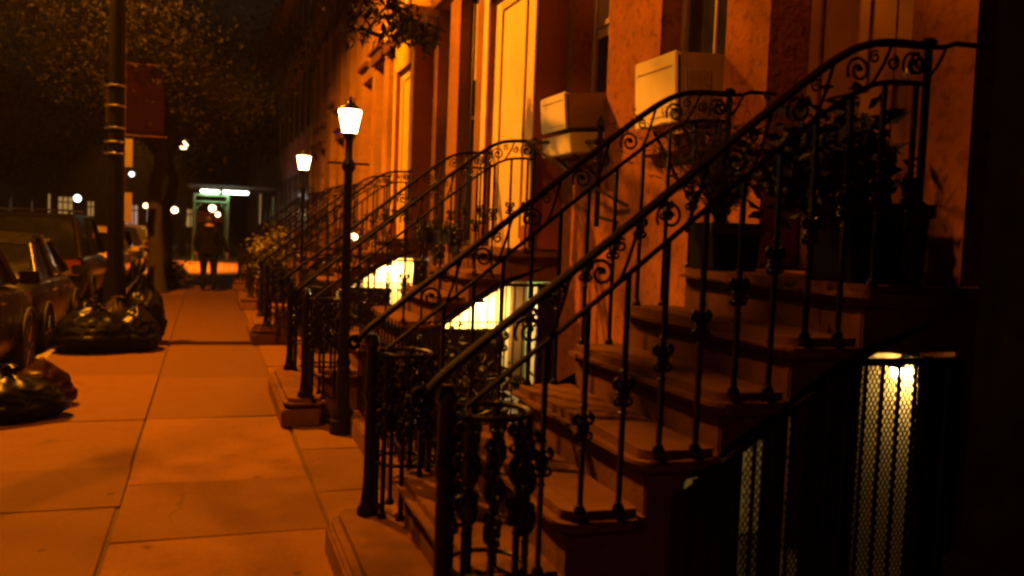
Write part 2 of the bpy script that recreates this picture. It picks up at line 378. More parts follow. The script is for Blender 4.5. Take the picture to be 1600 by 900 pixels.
def make_railing(detail=True):
    root = empty('stair_railing', (.7,0,0))
    ox = -.7
    def sh(pts): return [(p[0]+ox, p[1], p[2]) for p in pts]
    b = MB(); b.tube(sh(RP), .017, 8, sq=(1.5,.95))
    b.tube(sh(spiral((.685,0,1.085), .034, .010, 1.25, R(50), 1, 18)), .012, 8)      # volute at the foot
    b.lathe([(0,-.008),(.03,-.004),(.034,.006),(.02,.02),(0,.026)], (2.70+ox,0,2.462), 12)
    b.tube(sh([(2.70,0,2.45),(2.78,0,2.455),(2.83,0,2.475),(2.90,0,2.477),(2.995,0,2.478)]), .011, 8)  # stay to the wall
    b.build('handrail', M['rail'], root)
    b = MB(); b.tube(sh(LP), .012, 6, sq=(1.4,.9)); b.build('lower_rail', M['rail'], root)
    # main newel
    b = MB(); x = .772+ox; z0 = LEV[0]
    b.lathe([(.055,z0),(.055,z0+.03),(.04,z0+.05),(.032,z0+.12),(.028,z0+.18),(.028,.80),(.036,.82),(.036,.85),(.027,.88),(.027,1.06),(.04,1.08),(.02,1.13)], (x,0,0), 12)
    b.build('newel_post', M['iron'], root)
    ks = None
    # cage of balusters round the foot of the rail
    cx, r = .93, .135
    b = MB(); ring = [(cx+ox+r*math.cos(a), r*math.sin(a), 1.035) for a in [2*math.pi*k/24 for k in range(25)]]
    b.tube(ring, .012, 6, cap=False); b.build('newel_ring', M['iron'], root)
    b = MB(); b.tube([(p[0],p[1],.50) for p in ring], .009, 6, cap=False); b.build('newel_ring', M['iron'], root)
    knot_src = None
    bal = []
    for k in range(9):
        a = 2*math.pi*(k+.5)/9
        bal.append((cx+r*math.cos(a), r*math.sin(a), LEV[0], 1.035, [.72,.86,.965] if k%2 else [.66,.80,.92]))
    xs = []
    x = 1.125
    while x < 2.68: xs.append(x); x += .1525
    for x in xs:
        bal.append((x, 0, level(x), interp(LP, x), [interp(LP, x)-.43]))
    bal.append((2.70, 0, LEV[6], 2.45, [1.78]))
    kmesh = None
    for (x, y, z0, z1, kn) in bal:
        b = MB(); t = .0125 if x < 1.08 else (.0105 if x < 2.69 else .015)
        b.tube([(x+ox,y,z0),(x+ox,y,z1)], t*1.15, 4 if x < 2.69 else 8)
        b.lathe([(.024,z0),(.024,z0+.012),(.013,z0+.03)], (x+ox,y,0), 8)
        bo = b.build('baluster', M['iron'], root)
        if detail:
            for z in kn:
                if kmesh is None:
                    ko = knot_shape().build('rosette', M['iron'], bo, loc=(x+ox,y,z)); kmesh = ko.data
                else:
                    ko = bpy.data.objects.new('rosette', kmesh); COL.objects.link(ko); ko.parent = bo; ko.location = (x+ox,y,z)
                if x < 1.08: ko.rotation_euler.z = random.uniform(0,3)
    if detail:
        # scrolls between the two rails
        smesh = None
        x = 1.02
        while x < 2.6:
            zt, zb = interp(RP, x), interp(LP, x); xm = x+.04
            zc = (interp(RP, xm)+interp(LP, xm))/2
            b = MB()
            dx = .11
            b.tube(sh(spiral((xm,0,zc-.004), .056, .011, 1.6, R(215), -1, 26)), .0065, 6)
            b.tube(sh(spiral((xm,0,zc-.004), .012, .001, .5, 0, 1, 6)), .009, 6)
            x2 = x+.135
            zt2, zb2 = interp(RP, x2+.05), interp(LP, x2-.035)
            b.tube(sh(catmull([(x2-.035,0,zb2),(x2-.012,0,zb2+.035),(x2+.02,0,(zt2+zb2)/2),(x2+.045,0,zt2-.03),(x2+.06,0,zt2+.003)],4)), .0075, 6)
            b.tube(sh(spiral((x2-.022,0,interp(RP,x2-.022)-.052), .026, .007, 1.3, R(60), 1, 16)), .005, 6)
            b.build('scroll', M['iron'], root)
            x += .262
        b = MB(); b.tube(sh(spiral((2.655,0,2.375), .045, .009, 1.6, R(90), 1, 24)), .0065, 6); b.build('scroll', M['iron'], root)
        b = MB(); b.tube(sh(spiral((2.53,0,2.37), .03, .008, 1.4, R(90), -1, 20)), .006, 6)
        b.build('scroll', M['iron'], root)
    return root
rail_proto = make_railing(True)
rlabels = [
 ('near side iron stair railing in front of the two dark planters', 2.90),
 ('iron stair railing on the far side of the nearest stoop beside the feathery plant', 4.34),
 ('iron stair railing before the cream doorcase, first one behind the nearest lantern post', 7.46),
 ('iron stair railing on the far edge of the stoop at the cream doorcase', 8.90),
 ('iron stair railing on the near edge of the stoop at the yellow doorcase', 12.60),
 ('iron stair railing on the far edge of the stoop at the yellow doorcase', 14.02),
 ('dim iron stair railing on the near edge of the stoop past the second lantern', 17.65),
 ('dim iron stair railing on the far edge of the stoop past the second lantern', 19.05),
 ('dim iron railing on the near edge of the farthest stoop', 22.65),
 ('dim iron railing on the far edge of the farthest stoop', 24.05)]
for i, (l, y) in enumerate(rlabels):
    o = rail_proto if i == 0 else copy_tree(rail_proto)
    o.location = (.7, y, 0); tag(o, l, 'stair railing', 'iron stair railings along the stoops')

# ------------------------------------------------------------------ under-stoop gates and lamps
def under(x): return .74 + (min(x,2.45)-1.72)*(.48/.73)
def make_gate(y, mesh, label):
    root = empty('stoop_gate', (1.73, y, 0)); tag(root, label, 'gate', 'iron gates under the stoops')
    ox, oy = -1.73, 0
    b = MB()
    # frame: sill, sloping head and uprights
    def bar(p, q, r=.014, n=4): b.tube([(p[0]+ox,0,p[1]),(q[0]+ox,0,q[1])], r, n)
    bar((1.75,.03),(2.97,.03)); bar((1.75,under(1.75)-.02),(2.44,1.19)); bar((2.44,1.19),(2.97,1.19), .02)
    for x in (1.755,2.45,2.80,2.965): bar((x,0),(x,under(x)-.01), .02)
    b.build('gate_frame', M['iron'], root)
    if mesh:
        spans = [(1.66,1.955),(2.045,2.15),(2.235,2.475),(2.775,2.96)]
    else:
        spans = [(2.80,2.96)]
    b = MB()
    for (xa, xb) in spans:
        b.prism([(xa+ox,.02),(xb+ox,.02),(xb+ox,under(xb)-.022),(xa+ox,under(xa)-.022)], .012, .020)
    if not mesh:
        b.prism([(1.76+ox,.02),(2.44+ox,.02),(2.44+ox,.80),(1.88+ox,.80),(1.76+ox,.74)], .012, .020)
    b.build('plate', M['iron'], root)
    b = MB()
    x = 1.83
    while x < 2.95:
        z0 = .03 if (mesh or x > 2.44) else .80
        bar((x,z0),(x,under(x)-.02), .0075 if not mesh else .009, 6)
        x += .083
    if not mesh: bar((1.80,.86),(2.95,.86), .009, 4)
    b.build('bars', M['iron'], root)
    if mesh:
        # expanded wire mesh over the openings: real crossing wires
        b = MB(); s = .021
        for d in (1,-1):
            k = -70
            while k < 90:
                pts = []
                x0 = 1.94 + k*s
                seg = []
                for i in range(0, 62):
                    z = .03 + i*.02; x = x0 + d*(z-.03)*.58 + (0 if d > 0 else .75)
                    ok = 1.94 < x < 2.79 and z < under(x)-.02 and not any(a+.01 < x < c-.01 for a, c in spans)
                    if ok: seg.append((x+ox, -.004, z))
                    else:
                        if len(seg) > 1: b.tube([seg[0], seg[-1]], .0026, 4)
                        seg = []
                if len(seg) > 1: b.tube([seg[0], seg[-1]], .0026, 4)
                k += 1
        b.build('wire_mesh', M['iron'], root)
    return root
make_gate(2.90, True, 'iron gate with wire mesh slits glowing under the nearest stoop')
make_gate(7.46, False, 'barred iron gate with bright light behind it under the cream doorcase stoop')
make_gate(12.58, False, 'barred iron gate glowing under the stoop of the yellow doorcase')

def bulkhead(loc, r, label, face, e=None):
    root = empty('wall_lamp', loc); tag(root, label, 'lamp', 'lamps burning under the stoops')
    b = MB(); b.lathe([(0,-r*1.1),(r*.6,-r),(r*.95,-r*.4),(r,0),(r*.8,r*.5)], n=14); b.build('lamp_glass', e or M['bulb'], root)
    b = MB(); b.lathe([(r*.82,r*.45),(r*1.15,r*.5),(r*1.15,r*.8),(r*.6,r*1.3),(0,r*1.4)], n=14); b.build('lamp_cap', M['iron'], root)
    b = MB(); f = Vector(face); b.tube([Vector((0,0,r*1.2)), Vector((0,0,r*1.2))+f*.5, f], .012, 6)
    b.lathe([(.05,0),(.05,.015)], tuple(f*.97), 12, 'x' if abs(f.x) > abs(f.y) else 'y'); b.build('bracket', M['iron'], root)
bulkhead((2.92,3.20,1.10), .028, 'small wall lamp glowing behind the wire mesh of the nearest gate', (.065,0,.06), glow('near_gate_bulb',(1,.72,.32),330))
bulkhead((2.62,8.62,.90), .045, 'bright lamp on the far wall beneath the cream doorcase stoop', (0,.16,.08))
bulkhead((2.70,13.75,1.02), .05, 'bright lamp on the far wall beneath the yellow doorcase stoop', (0,.16,.06))
b = MB(); b.lathe([(0,-.05),(.045,-.03),(.055,0),(.045,.03),(0,.05)], n=12)
o = b.build('door_lamp', M['globe'], loc=(1.98,12.9,1.50)); tag(o, 'tiny bright lamp hanging over the steps of the yellow doorcase stoop', 'lamp')

# ------------------------------------------------------------------ houses
def facade(root, y0, y1, zt, wall_m, openings, x=3.0, depth=.3, name='wall'):
    """front wall with real openings and reveals"""
    b = MB()
    ys = sorted({y0,y1,*[o[0] for o in openings],*[o[1] for o in openings]})
    zs = sorted({0,zt,*[o[2] for o in openings],*[o[3] for o in openings]})
    def hole(ya,yb,za,zb): return any(o[0] <= ya+1e-5 and yb <= o[1]+1e-5 and o[2] <= za+1e-5 and zb <= o[3]+1e-5 for o in openings)
    for ya, yb in zip(ys, ys[1:]):
        for za, zb in zip(zs, zs[1:]):
            if not hole(ya,yb,za,zb):
                b.add([(x,ya,za),(x,yb,za),(x,yb,zb),(x,ya,zb)], [(0,1,2,3)])
    for (ya,yb,za,zb) in [o[:4] for o in openings]:
        X = x+depth
        b.add([(x,ya,za),(X,ya,za),(X,ya,zb),(x,ya,zb)], [(0,1,2,3)])
        b.add([(x,yb,za),(X,yb,za),(X,yb,zb),(x,yb,zb)], [(0,1,2,3)])
        b.add([(x,ya,zb),(X,ya,zb),(X,yb,zb),(x,yb,zb)], [(0,1,2,3)])
        if za > 0: b.add([(x,ya,za),(X,ya,za),(X,yb,za),(x,yb,za)], [(0,1,2,3)])
    X = x+8
    b.add([(x,y0,0),(X,y0,0),(X,y0,zt),(x,y0,zt)], [(0,1,2,3)]); b.add([(x,y1,0),(X,y1,0),(X,y1,zt),(x,y1,zt)], [(0,1,2,3)])
    b.add([(x,y0,zt),(X,y0,zt),(X,y1,zt),(x,y1,zt)], [(0,1,2,3)]); b.add([(X,y0,0),(X,y1,0),(X,y1,zt),(X,y0,zt)], [(0,1,2,3)])
    me = b.build(name, wall_m, root, smooth=False)
    return me
def window(root, y0, y1, z0, z1, sash, x=3.0, lintel=M['stone'], blind=0.0, deep=.16, lit=None, sill_out=.09):
    X = x+deep; w = .055; zm = (z0+z1)/2
    b = MB()
    b.box(X, X+.07, y0, y0+w, z0, z1); b.box(X, X+.07, y1-w, y1, z0, z1); b.box(X, X+.07, y0+w, y1-w, z1-w, z1); b.box(X, X+.07, y0+w, y1-w, z0, z0+w)
    b.box(X+.01, X+.06, y0+w, y1-w, zm-.025, zm+.025); b.box(X+.015, X+.05, (y0+y1)/2-.014, (y0+y1)/2+.014, z0+w, zm-.025)
    f = b.build('window', sash, root, bevel=.006, seg=1)
    b = MB(); b.box(X+.034, X+.042, y0+w*.9, y1-w*.9, z0+w*.9, z1-w*.9); b.build('pane', lit or M['glass'], f)
    if blind:
        b = MB(); n = 14; zb = z1-(z1-z0)*blind
        for k in range(n):
            ya = y0+w+(y1-y0-2*w)*k/n; yb = y0+w+(y1-y0-2*w)*(k+1)/n
            b.add([(X+.028+.006*(k%2),ya,zb),(X+.028+.006*((k+1)%2),yb,zb),(X+.028+.006*((k+1)%2),yb,z1-w),(X+.028+.006*(k%2),ya,z1-w)],[(0,1,2,3)])
        b.build('curtain', M['blind'], f)
    b = MB(); b.box(x-sill_out, x+deep, y0-.08, y1+.08, z0-.11, z0-.002); b.build('sill', lintel, f, bevel=.012)
    b = MB(); b.box(x-.10, x+.02, y0-.12, y1+.12, z1+.003, z1+.20); b.box(x-.16, x+.02, y0-.16, y1+.16, z1+.203, z1+.26); b.build('lintel', lintel, f, bevel=.01)
    return f
def house(y0, y1, zt, wall_m, label, dy0, dy1, style, wins, upper=(), cat='house', sash=M['sash'], trim=M['cream'], lintel=M['stone']):
    root = empty('row_house', (3.0,(y0+y1)/2,0)); tag(root, label, cat, 'brick row houses along the pavement')
    R0 = empty('tmp'); bpy.data.objects.remove(R0)
    ops = [(a,c,z0,z1) for (a,c,z0,z1,*_) in wins] + [(a,c,z0,z1) for (a,c,z0,z1) in upper]
    door = (dy0+.16, dy1-.16, 1.495, 4.35)
    if style == 'recess': door = (dy0, dy1, 1.495, 4.6)
    low = (dy0+.35, dy1-.38, .0, 1.22)
    kids = []
    facade(root, y0, y1, zt, wall_m, ops+[door,low])
    for (a,c,z0,z1,*r) in wins:
        window(root, a, c, z0, z1, r[0] if r else sash, blind=r[1] if len(r) > 1 else 0, lintel=lintel)
    for (a,c,z0,z1) in upper: window(root, a, c, z0, z1, sash, lintel=lintel)
    # street door with panels
    X = 3.30 if style == 'recess' else 3.12
    ya, yb = door[0], door[1]
    dm = M['brown'] if style == 'recess' else trim
    b = MB(); b.box(X, X+.05, ya, yb, 1.50, door[3])
    if style == 'recess':
        b.box(X-.03, X, ya, ya+.10, 1.50, door[3]); b.box(X-.03, X, yb-.10, yb, 1.50, door[3]); b.box(X-.03, X, ya+.10, yb-.10, 3.75, 3.87)
        b.box(X-.02, X, ya+.42, ya+.50, 1.50, 3.75)
    d = b.build('street_door', dm, root, bevel=.006)
    b = MB()
    for k in range(2):
        w2 = (yb-ya-.3)/2; p0 = ya+.11+k*(w2+.06)
        b.box(X-.014, X-.001, p0+.05, p0+w2-.04, 1.72, 2.35); b.box(X-.014, X-.001, p0+.05, p0+w2-.04, 2.47, 3.62)
    b.build('door_panel', dm, d, bevel=.005)
    b = MB(); b.lathe([(0,-.07),(.025,-.06),(.03,-.04),(.012,-.02),(.012,0)], (X-.02,ya+.26,2.5), 12, 'x'); b.build('handle', M['strap'], d)
    if style == 'surround':
        # projecting painted doorcase: two pilasters, head and cornice
        b = MB()
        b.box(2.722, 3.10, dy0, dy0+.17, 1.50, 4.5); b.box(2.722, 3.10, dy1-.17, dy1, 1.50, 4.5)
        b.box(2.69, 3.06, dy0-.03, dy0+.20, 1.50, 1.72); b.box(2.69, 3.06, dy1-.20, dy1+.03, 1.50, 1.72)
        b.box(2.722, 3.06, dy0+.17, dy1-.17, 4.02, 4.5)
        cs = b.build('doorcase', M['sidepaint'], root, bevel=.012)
        b = MB(); b.box(2.70, 2.720, dy0+.004, dy0+.166, 1.73, 4.5); b.box(2.70, 2.720, dy1-.166, dy1-.004, 1.73, 4.5)
        b.box(2.70, 2.720, dy0+.17, dy1-.17, 4.02, 4.5); b.build('front_facing', trim, cs, bevel=.006)
        b = MB(); b.box(2.775, 3.05, dy0+.172, dy1-.172, 1.50, 4.018); b.build('inner_door', trim, cs)
        b = MB(); b.box(2.755, 2.772, dy0+.42, dy0+.455, 1.6, 3.95); b.box(2.755, 2.772, dy1-.46, dy1-.425, 1.6, 3.95); b.box(2.755, 2.772, dy0+.46, dy1-.465, 3.86, 3.95)
        b.build('moulding', M['cream2'], cs, bevel=.005)
        b = MB(); b.box(2.55, 3.05, dy0-.12, dy1+.12, 4.505, 4.62); b.box(2.48, 3.05, dy0-.2, dy1+.2, 4.622, 4.74); b.build('cornice', trim, cs, bevel=.02)
    # garden level door beneath the stoop
    b = MB(); b.box(3.18, 3.23, low[0], low[1], 0, 1.22); b.box(3.16, 3.18, low[0], low[0]+.09, 0, 1.22); b.box(3.16, 3.18, low[1]-.09, low[1], 0, 1.22); b.box(3.16, 3.18, low[0]+.09, low[1]-.09, .5, .6)
    b.build('garden_door', M['plaster'] if style == 'recess' else M['green'], root, bevel=.006)
    # cornice at the top
    b = MB(); b.box(2.55, 3.3, y0, y1, zt+.004, zt+.35); b.box(2.7, 3.2, y0+.003, y1-.003, zt-.25, zt+.003); b.build('roof_cornice', M['brown'], root, bevel=.03)
    # parent inverse by hand: children were built in world space
    for ch in root.children: ch.location = (-3.0, -(y0+y1)/2, 0)
    return root
house(2.96, 7.515, 10.5, M['stucco'], 'house of blotchy worn stucco with two window air conditioners', 3.33, 4.44, 'recess',
      [(4.90,5.76,2.33,4.6,M['sash'],.0),(6.64,7.34,2.33,4.6,M['sash'],.55)], lintel=M['stucco'], sash=M['sash'])
house(7.525, 12.555, 10.6, M['brick_a'], 'red brick house with the wide cream painted doorcase', 7.53, 9.15, 'surround',
      [(10.42,11.22,1.47,4.7,M['sashdk'],.35),(11.72,12.36,1.47,4.7,M['sash'],.5)], trim=M['cream'])
house(12.565, 17.595, 10.6, M['brick_b'], 'orange brick house with the yellow painted doorcase', 12.58, 13.98, 'surround',
      [(15.2,16.0,1.6,4.7,M['sashdk'],0),(16.5,17.3,1.6,4.7,M['sashdk'],0)], trim=M['yellow'])
house(17.605, 22.595, 10.4, M['brick_b'], 'orange brick house with heavy dark window lintels past the second lantern', 17.72, 18.9, 'recess',
      [(19.9,20.7,1.6,3.7,M['sashdk'],0),(21.4,22.2,1.6,3.7,M['sashdk'],0)], [(18.2,19.0,4.95,6.6),(19.9,20.7,4.45,6.6),(21.4,22.2,4.45,6.6)], trim=M['brown'])
house(22.605, 28.2, 10.8, M['brick_b'], 'farthest lit brick house at the end of the row', 22.72, 23.9, 'recess',
      [(25.0,25.8,1.6,3.7,M['sashdk'],0),(26.7,27.5,1.6,3.7,M['sashdk'],0)], [(23.2,24.0,4.8,6.6),(25.0,25.8,4.45,6.6),(26.7,27.5,4.45,6.6)], trim=M['brown'])

# near dark house corner at the right edge
root = empty('house_corner', (2.6,1,0)); tag(root, 'near-black corner of the neighbouring house at the right edge', 'house')
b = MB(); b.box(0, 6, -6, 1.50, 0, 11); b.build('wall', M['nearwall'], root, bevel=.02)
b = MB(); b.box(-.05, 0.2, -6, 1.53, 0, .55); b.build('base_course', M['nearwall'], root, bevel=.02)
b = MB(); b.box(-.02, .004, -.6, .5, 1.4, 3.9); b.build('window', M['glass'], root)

# drainpipe between houses
def pipe(y, z1, m, label, x=2.94):
    b = MB(); b.tube([(x,y,0),(x,y,z1)], .045, 10)
    for z in (1.2,3.0,4.8,6.6): b.lathe([(.055,z),(.055,z+.06)], (x,y,0), 10)
    tag(b.build('drainpipe', m), label, 'drainpipe', 'drainpipes on the house fronts')
pipe(28.05, 10, M['cream2'], 'pale drainpipe at the end of the lit row of houses')
pipe(14.25, 10, M['cream2'], 'pale drainpipe just past the yellow doorcase')

# ------------------------------------------------------------------ window air conditioners
def aircon(y0, y1, z0, z1, x0, label, tilt, shelf):
    root = empty('air_conditioner', (3.0,(y0+y1)/2,z0)); tag(root, label, 'air conditioner', 'window air conditioners')
    hy = (y1-y0)/2; h = z1-z0; dx = x0-3.0
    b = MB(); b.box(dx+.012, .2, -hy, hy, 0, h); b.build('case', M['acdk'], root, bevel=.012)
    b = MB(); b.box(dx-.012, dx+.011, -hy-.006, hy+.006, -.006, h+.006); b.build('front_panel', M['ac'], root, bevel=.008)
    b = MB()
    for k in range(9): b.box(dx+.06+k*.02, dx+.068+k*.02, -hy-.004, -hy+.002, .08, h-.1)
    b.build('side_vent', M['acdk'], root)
    root.rotation_euler = (0, tilt, 0)
    if shelf:
        b = MB(); b.box(dx+.02, .06, -hy-.02, hy+.1, -.20, -.035); b.build('support_box', M['ac'], root, bevel=.01)
    b = MB()      # pleated filler panel beside the case
    for k in range(10): b.box(.10+.012*(k%2), .118+.012*(k%2), hy+.003+k*.03, hy+.033+k*.03, .0, h-.01)
    b.build('filler_panel', M['acdk'], root)
    b = MB(); b.box(dx-.016, dx-.0125, -hy*.86, hy*.86, h*.80, h*.82); b.box(dx-.016, dx-.0125, -hy*.86, hy*.2, h*.1, h*.115); b.build('front_seam', M['acdk'], root)
    b = MB()
    for s in (-1,1): b.tube([(dx+.08,s*hy*.7,-.2 if shelf else -.01),(0.0,s*hy*.7,-.42)], .014, 6)
    b.build('bracket', M['ironred'], root)
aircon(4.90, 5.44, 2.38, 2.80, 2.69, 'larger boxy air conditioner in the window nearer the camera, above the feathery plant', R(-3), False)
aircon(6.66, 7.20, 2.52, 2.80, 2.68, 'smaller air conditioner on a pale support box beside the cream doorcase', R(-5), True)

# iron stay bracing the second stoop's railing to the wall
root = empty('railing_brace', (2.9,6.5,1.7)); tag(root, 'crossed iron stay bars reaching from the cream doorcase stoop to the worn stucco wall', 'iron brace')
def W(p): return (p[0]-2.9, p[1]-6.5, p[2]-1.7)
b = MB(); b.tube([W((2.62,7.46,2.44)), W((2.885,6.5,2.385))], .016, 6); b.build('bar', M['ironred'], root)
b = MB(); b.tube([W((2.60,7.40,2.44)), W((2.76,6.6,2.10)), W((2.97,6.1,1.88))], .015, 6); b.build('bar', M['ironred'], root)
b = MB(); b.tube([W((2.9,6.5,1.72)), W((2.9,6.5,2.48))], .022, 8); b.lathe([(0,2.48-1.7),(.03,2.5-1.7),(.036,2.53-1.7),(.018,2.56-1.7),(0,2.60-1.7)], (0,0,0), 10)
b.lathe([(.035,2.36-1.7),(.05,2.385-1.7),(.035,2.41-1.7)], (0,0,0), 10); b.build('post', M['iron'], root)
b = MB(); b.tube([W((2.9,6.5,1.80)), W((2.985,6.3,1.76))], .013, 6); b.tube([W((2.9,6.5,2.3)), W((2.99,6.5,2.25))], .013, 6); b.build('bar', M['ironred'], root)

# ------------------------------------------------------------------ lantern posts
def lantern(loc, label, pr=.030):
    root = empty('lantern_post', loc); tag(root, label, 'lantern', 'lit lantern posts in the front yards')
    b = MB()
    b.lathe([(.10,-.12),(.10,-.004),(.085,0),(.085,.06),(.055,.10),(.050,.42),(.06,.45),(.045,.50),(pr+.008,.62),(pr,.75),(pr*.9,1.95),(pr*1.5,1.98),(pr*1.5,2.02),(pr*.8,2.06),(pr*.8,2.20)], n=14)
    b.tube([(-.16,0,2.02),(.16,0,2.02)], .009, 6); b.build('post', M['iron'], root)
    b = MB(); b.lathe([(.056,2.26),(.090,2.42),(.086,2.43)], n=6); lg = b.build('lantern_glass', M['lampglass'], root, smooth=False)
    b = MB()
    for k in range(6):
        a = 2*math.pi*k/6; b.tube([(.058*math.cos(a),.058*math.sin(a),2.258),(.091*math.cos(a),.091*math.sin(a),2.43)], .004, 4)
    b.lathe([(.03,2.20),(.054,2.235),(.052,2.258)], n=6); b.build('lantern_cage', M['iron'], root)
    b = MB(); b.lathe([(.097,2.432),(.094,2.442),(.045,2.475),(.03,2.485),(.012,2.51),(.013,2.525),(0,2.55)], n=12); b.build('lantern_cap', M['iron'], root)
lantern((1.035,7.10,.12), 'nearer lit lantern on a thick black post between the first two stoops', .036)
lantern((1.19,12.22,.12), 'farther lit lantern on a thin post before the yellow doorcase stoop', .026)

# ------------------------------------------------------------------ yard fences, hedges and planters
def fence(y0, y1, x, label):
    root = empty('yard_fence', (x,(y0+y1)/2,0)); tag(root, label, 'fence', 'low iron fences round the front yards')
    h = (y1-y0)/2
    b = MB(); b.box(-.09,.09,-h,h,0,.16); b.build('plinth', M['stone'], root, bevel=.012)
    for z in (.28,.86):
        b = MB(); b.box(-.012,.012,-h,h,z-.011,z+.011); b.build('rail', M['iron'], root)
    n = int((y1-y0)/.12)
    for k in range(n+1):
        y = -h+.02+(2*h-.04)*k/n
        b = MB(); b.tube([(0,y,.158),(0,y,.93)], .0085, 5); b.lathe([(.009,.93),(.022,.955),(.014,.99),(0,1.05)], (0,y,0), 6); b.build('picket', M['iron'], root)
fence(4.60, 7.25, 1.18, 'low iron picket fence beside the nearer lantern post')
fence(9.10, 12.35, 1.18, 'low iron picket fence beside the farther lantern post')
fence(14.25, 17.4, 1.10, 'low iron picket fence by the yellow green shrub')

def leaf_quads(b, pos, size, rnd, droop=.3, asp=.45, n=1):
    for _ in range(n):
        d = Vector((rnd.gauss(0,1), rnd.gauss(0,1), rnd.gauss(0,.7)-droop)).normalized()
        s = d.cross(Vector((rnd.gauss(0,1), rnd.gauss(0,1), rnd.gauss(0,1)))).normalized()
        nrm = d.cross(s)
        L_ = size*rnd.uniform(.65,1.3); w = L_*asp
        p = Vector(pos)
        b.add([p, p+d*L_*.45+s*w*.5+nrm*L_*.07, p+d*L_-nrm*L_*.06, p+d*L_*.45-s*w*.5+nrm*L_*.07], [(0,1,2,3)])
def bush(name, loc, rx, ry, rz, n, size, m, label, cat, group=None, stem=True, seed=1, asp=.45, clumps=9):
    rnd = random.Random(seed)
    root = empty(name, loc); tag(root, label, cat, group)
    b = MB(); cs = []
    for _ in range(clumps):
        v = Vector((rnd.gauss(0,1),rnd.gauss(0,1),rnd.gauss(0,1))).normalized()*rnd.uniform(.2,.8)
        cs.append((Vector((v.x*rx,v.y*ry,v.z*rz)), rnd.uniform(.25,.5)))
    for _ in range(n):
        c, r = rnd.choice(cs)
        v = Vector((rnd.gauss(0,.5),rnd.gauss(0,.5),rnd.gauss(0,.5)))
        leaf_quads(b, c+Vector((v.x*rx*r*1.6,v.y*ry*r*1.6,v.z*rz*r*1.6))+Vector((0,0,rz)), size, rnd, .2, asp)
    b.build('foliage', m, root, smooth=False)
    if stem:
        b = MB()
        for _ in range(6):
            c, r = rnd.choice(cs)
            b.tube([(0,0,-.02),(c.x*.4,c.y*.4,rz*.5),(c.x,c.y,c.z+rz)], [.012,.009,.004], 5)
        b.build('stem', M['bark'], root)
    return root
def planter(loc, w, d, h, label, group='planters on the landing'):
    b = MB(); t = .02
    b.prism([(-w/2*.86,0),(w/2*.86,0),(w/2,h),(w/2-t,h),(w/2*.8-t,h-.05),(-w/2*.8+t,h-.05),(-w/2+t,h),(-w/2,h)], -d/2, d/2)
    root = empty('planter', loc); tag(root, label, 'planter', group)
    b.build('box', M['planter'], root, bevel=.008)
    b = MB(); b.box(-w/2-.012,w/2+.012,-d/2-.012,-d/2+.01,h-.05,h+.008); b.build('rim', M['ironred'], root, bevel=.005)
    b = MB(); b.box(-w/2-.012,w/2+.012,d/2-.01,d/2+.012,h-.05,h+.008); b.build('rim', M['ironred'], root, bevel=.005)
    b = MB(); b.box(-w/2*.84,w/2*.84,-d/2+.014,d/2-.014,h-.10,h-.045); b.build('soil', M['earth'], root)
planter((2.60,4.16,LEV[6]), .30, .26, .24, 'black planter box under the feathery plant on the nearest landing')
planter((2.69,3.18,LEV[6]), .42, .30, .33, 'wide black planter box under the bushy plant behind the near railing')
bush('bushy_plant', (2.55,3.16,LEV[6]+.29), .42, .22, .23, 1300, .095, M['leafdk'], 'dark bushy plant in the wide planter behind the near railing', 'plant', seed=4, asp=.5, clumps=11)
# feathery grass like plant
rnd = random.Random(8)
root = empty('feathery_plant', (2.56,4.16,LEV[6]+.20)); tag(root, 'wispy feathery plant with fine arching fronds below the larger air conditioner', 'plant')
b = MB(); b2 = MB()
for k in range(150):
    a = rnd.uniform(0,6.283); L_ = rnd.uniform(.40,.80); lean = rnd.uniform(.1,.9)
    p = []; 
    for i in range(7):
        t = i/6; rr = L_*lean*t**1.4; z = L_*(t-.45*lean*t*t)
        p.append(Vector((rr*math.cos(a), rr*math.sin(a), z+.02)))
    b.tube(p, [.0030,.0028,.0025,.0022,.0018,.0014,.001], 4)
    for i in range(2,7):
        for _ in range(4): leaf_quads(b2, p[i]+Vector((rnd.uniform(-.01,.01),)*3), .07, rnd, .0, .09)
b.build('stalk', M['grassy'], root); b2.build('frond', M['grassy'], root, smooth=False)

bush('yard_shrub', (1.55,5.4,.0), .38, .65, .48, 1600, .085, M['leafdk'], 'dark shrub behind the picket fence by the nearer lantern', 'shrub', 'shrubs in the front yards', seed=12, clumps=14)
bush('yard_shrub', (1.55,10.2,.0), .38, .75, .45, 1300, .085, M['leafdk'], 'dark shrub behind the picket fence by the farther lantern', 'shrub', 'shrubs in the front yards', seed=13, clumps=14)
bush('yard_shrub', (1.02,15.6,.75), .32, .8, .42, 1500, .09, M['leafy'], 'yellow green shrub spilling over the fence past the yellow doorcase', 'shrub', 'shrubs in the front yards', seed=14, clumps=14)
for (y, x, z, seed, lab) in [(10.82,2.86,1.475,21,'black flower box with dark leaves on the sill past the cream doorcase'),(12.04,2.86,1.475,22,'black flower box on the sill close before the yellow doorcase')]:
    root = empty('flower_box', (x,y,z)); tag(root, lab, 'flower box', 'flower boxes on the window sills')
    b = MB(); b.box(-.11,.10,-.36,.36,.0,.15); b.build('box', M['planter'], root, bevel=.01)
    rnd = random.Random(seed); b = MB()
    for _ in range(420): leaf_quads(b, (rnd.gauss(0,.07), rnd.uniform(-.36,.36), .15+abs(rnd.gauss(0,.05))), .06, rnd, .1, .5)
    b.build('foliage', M['leafdk'], root, smooth=False)

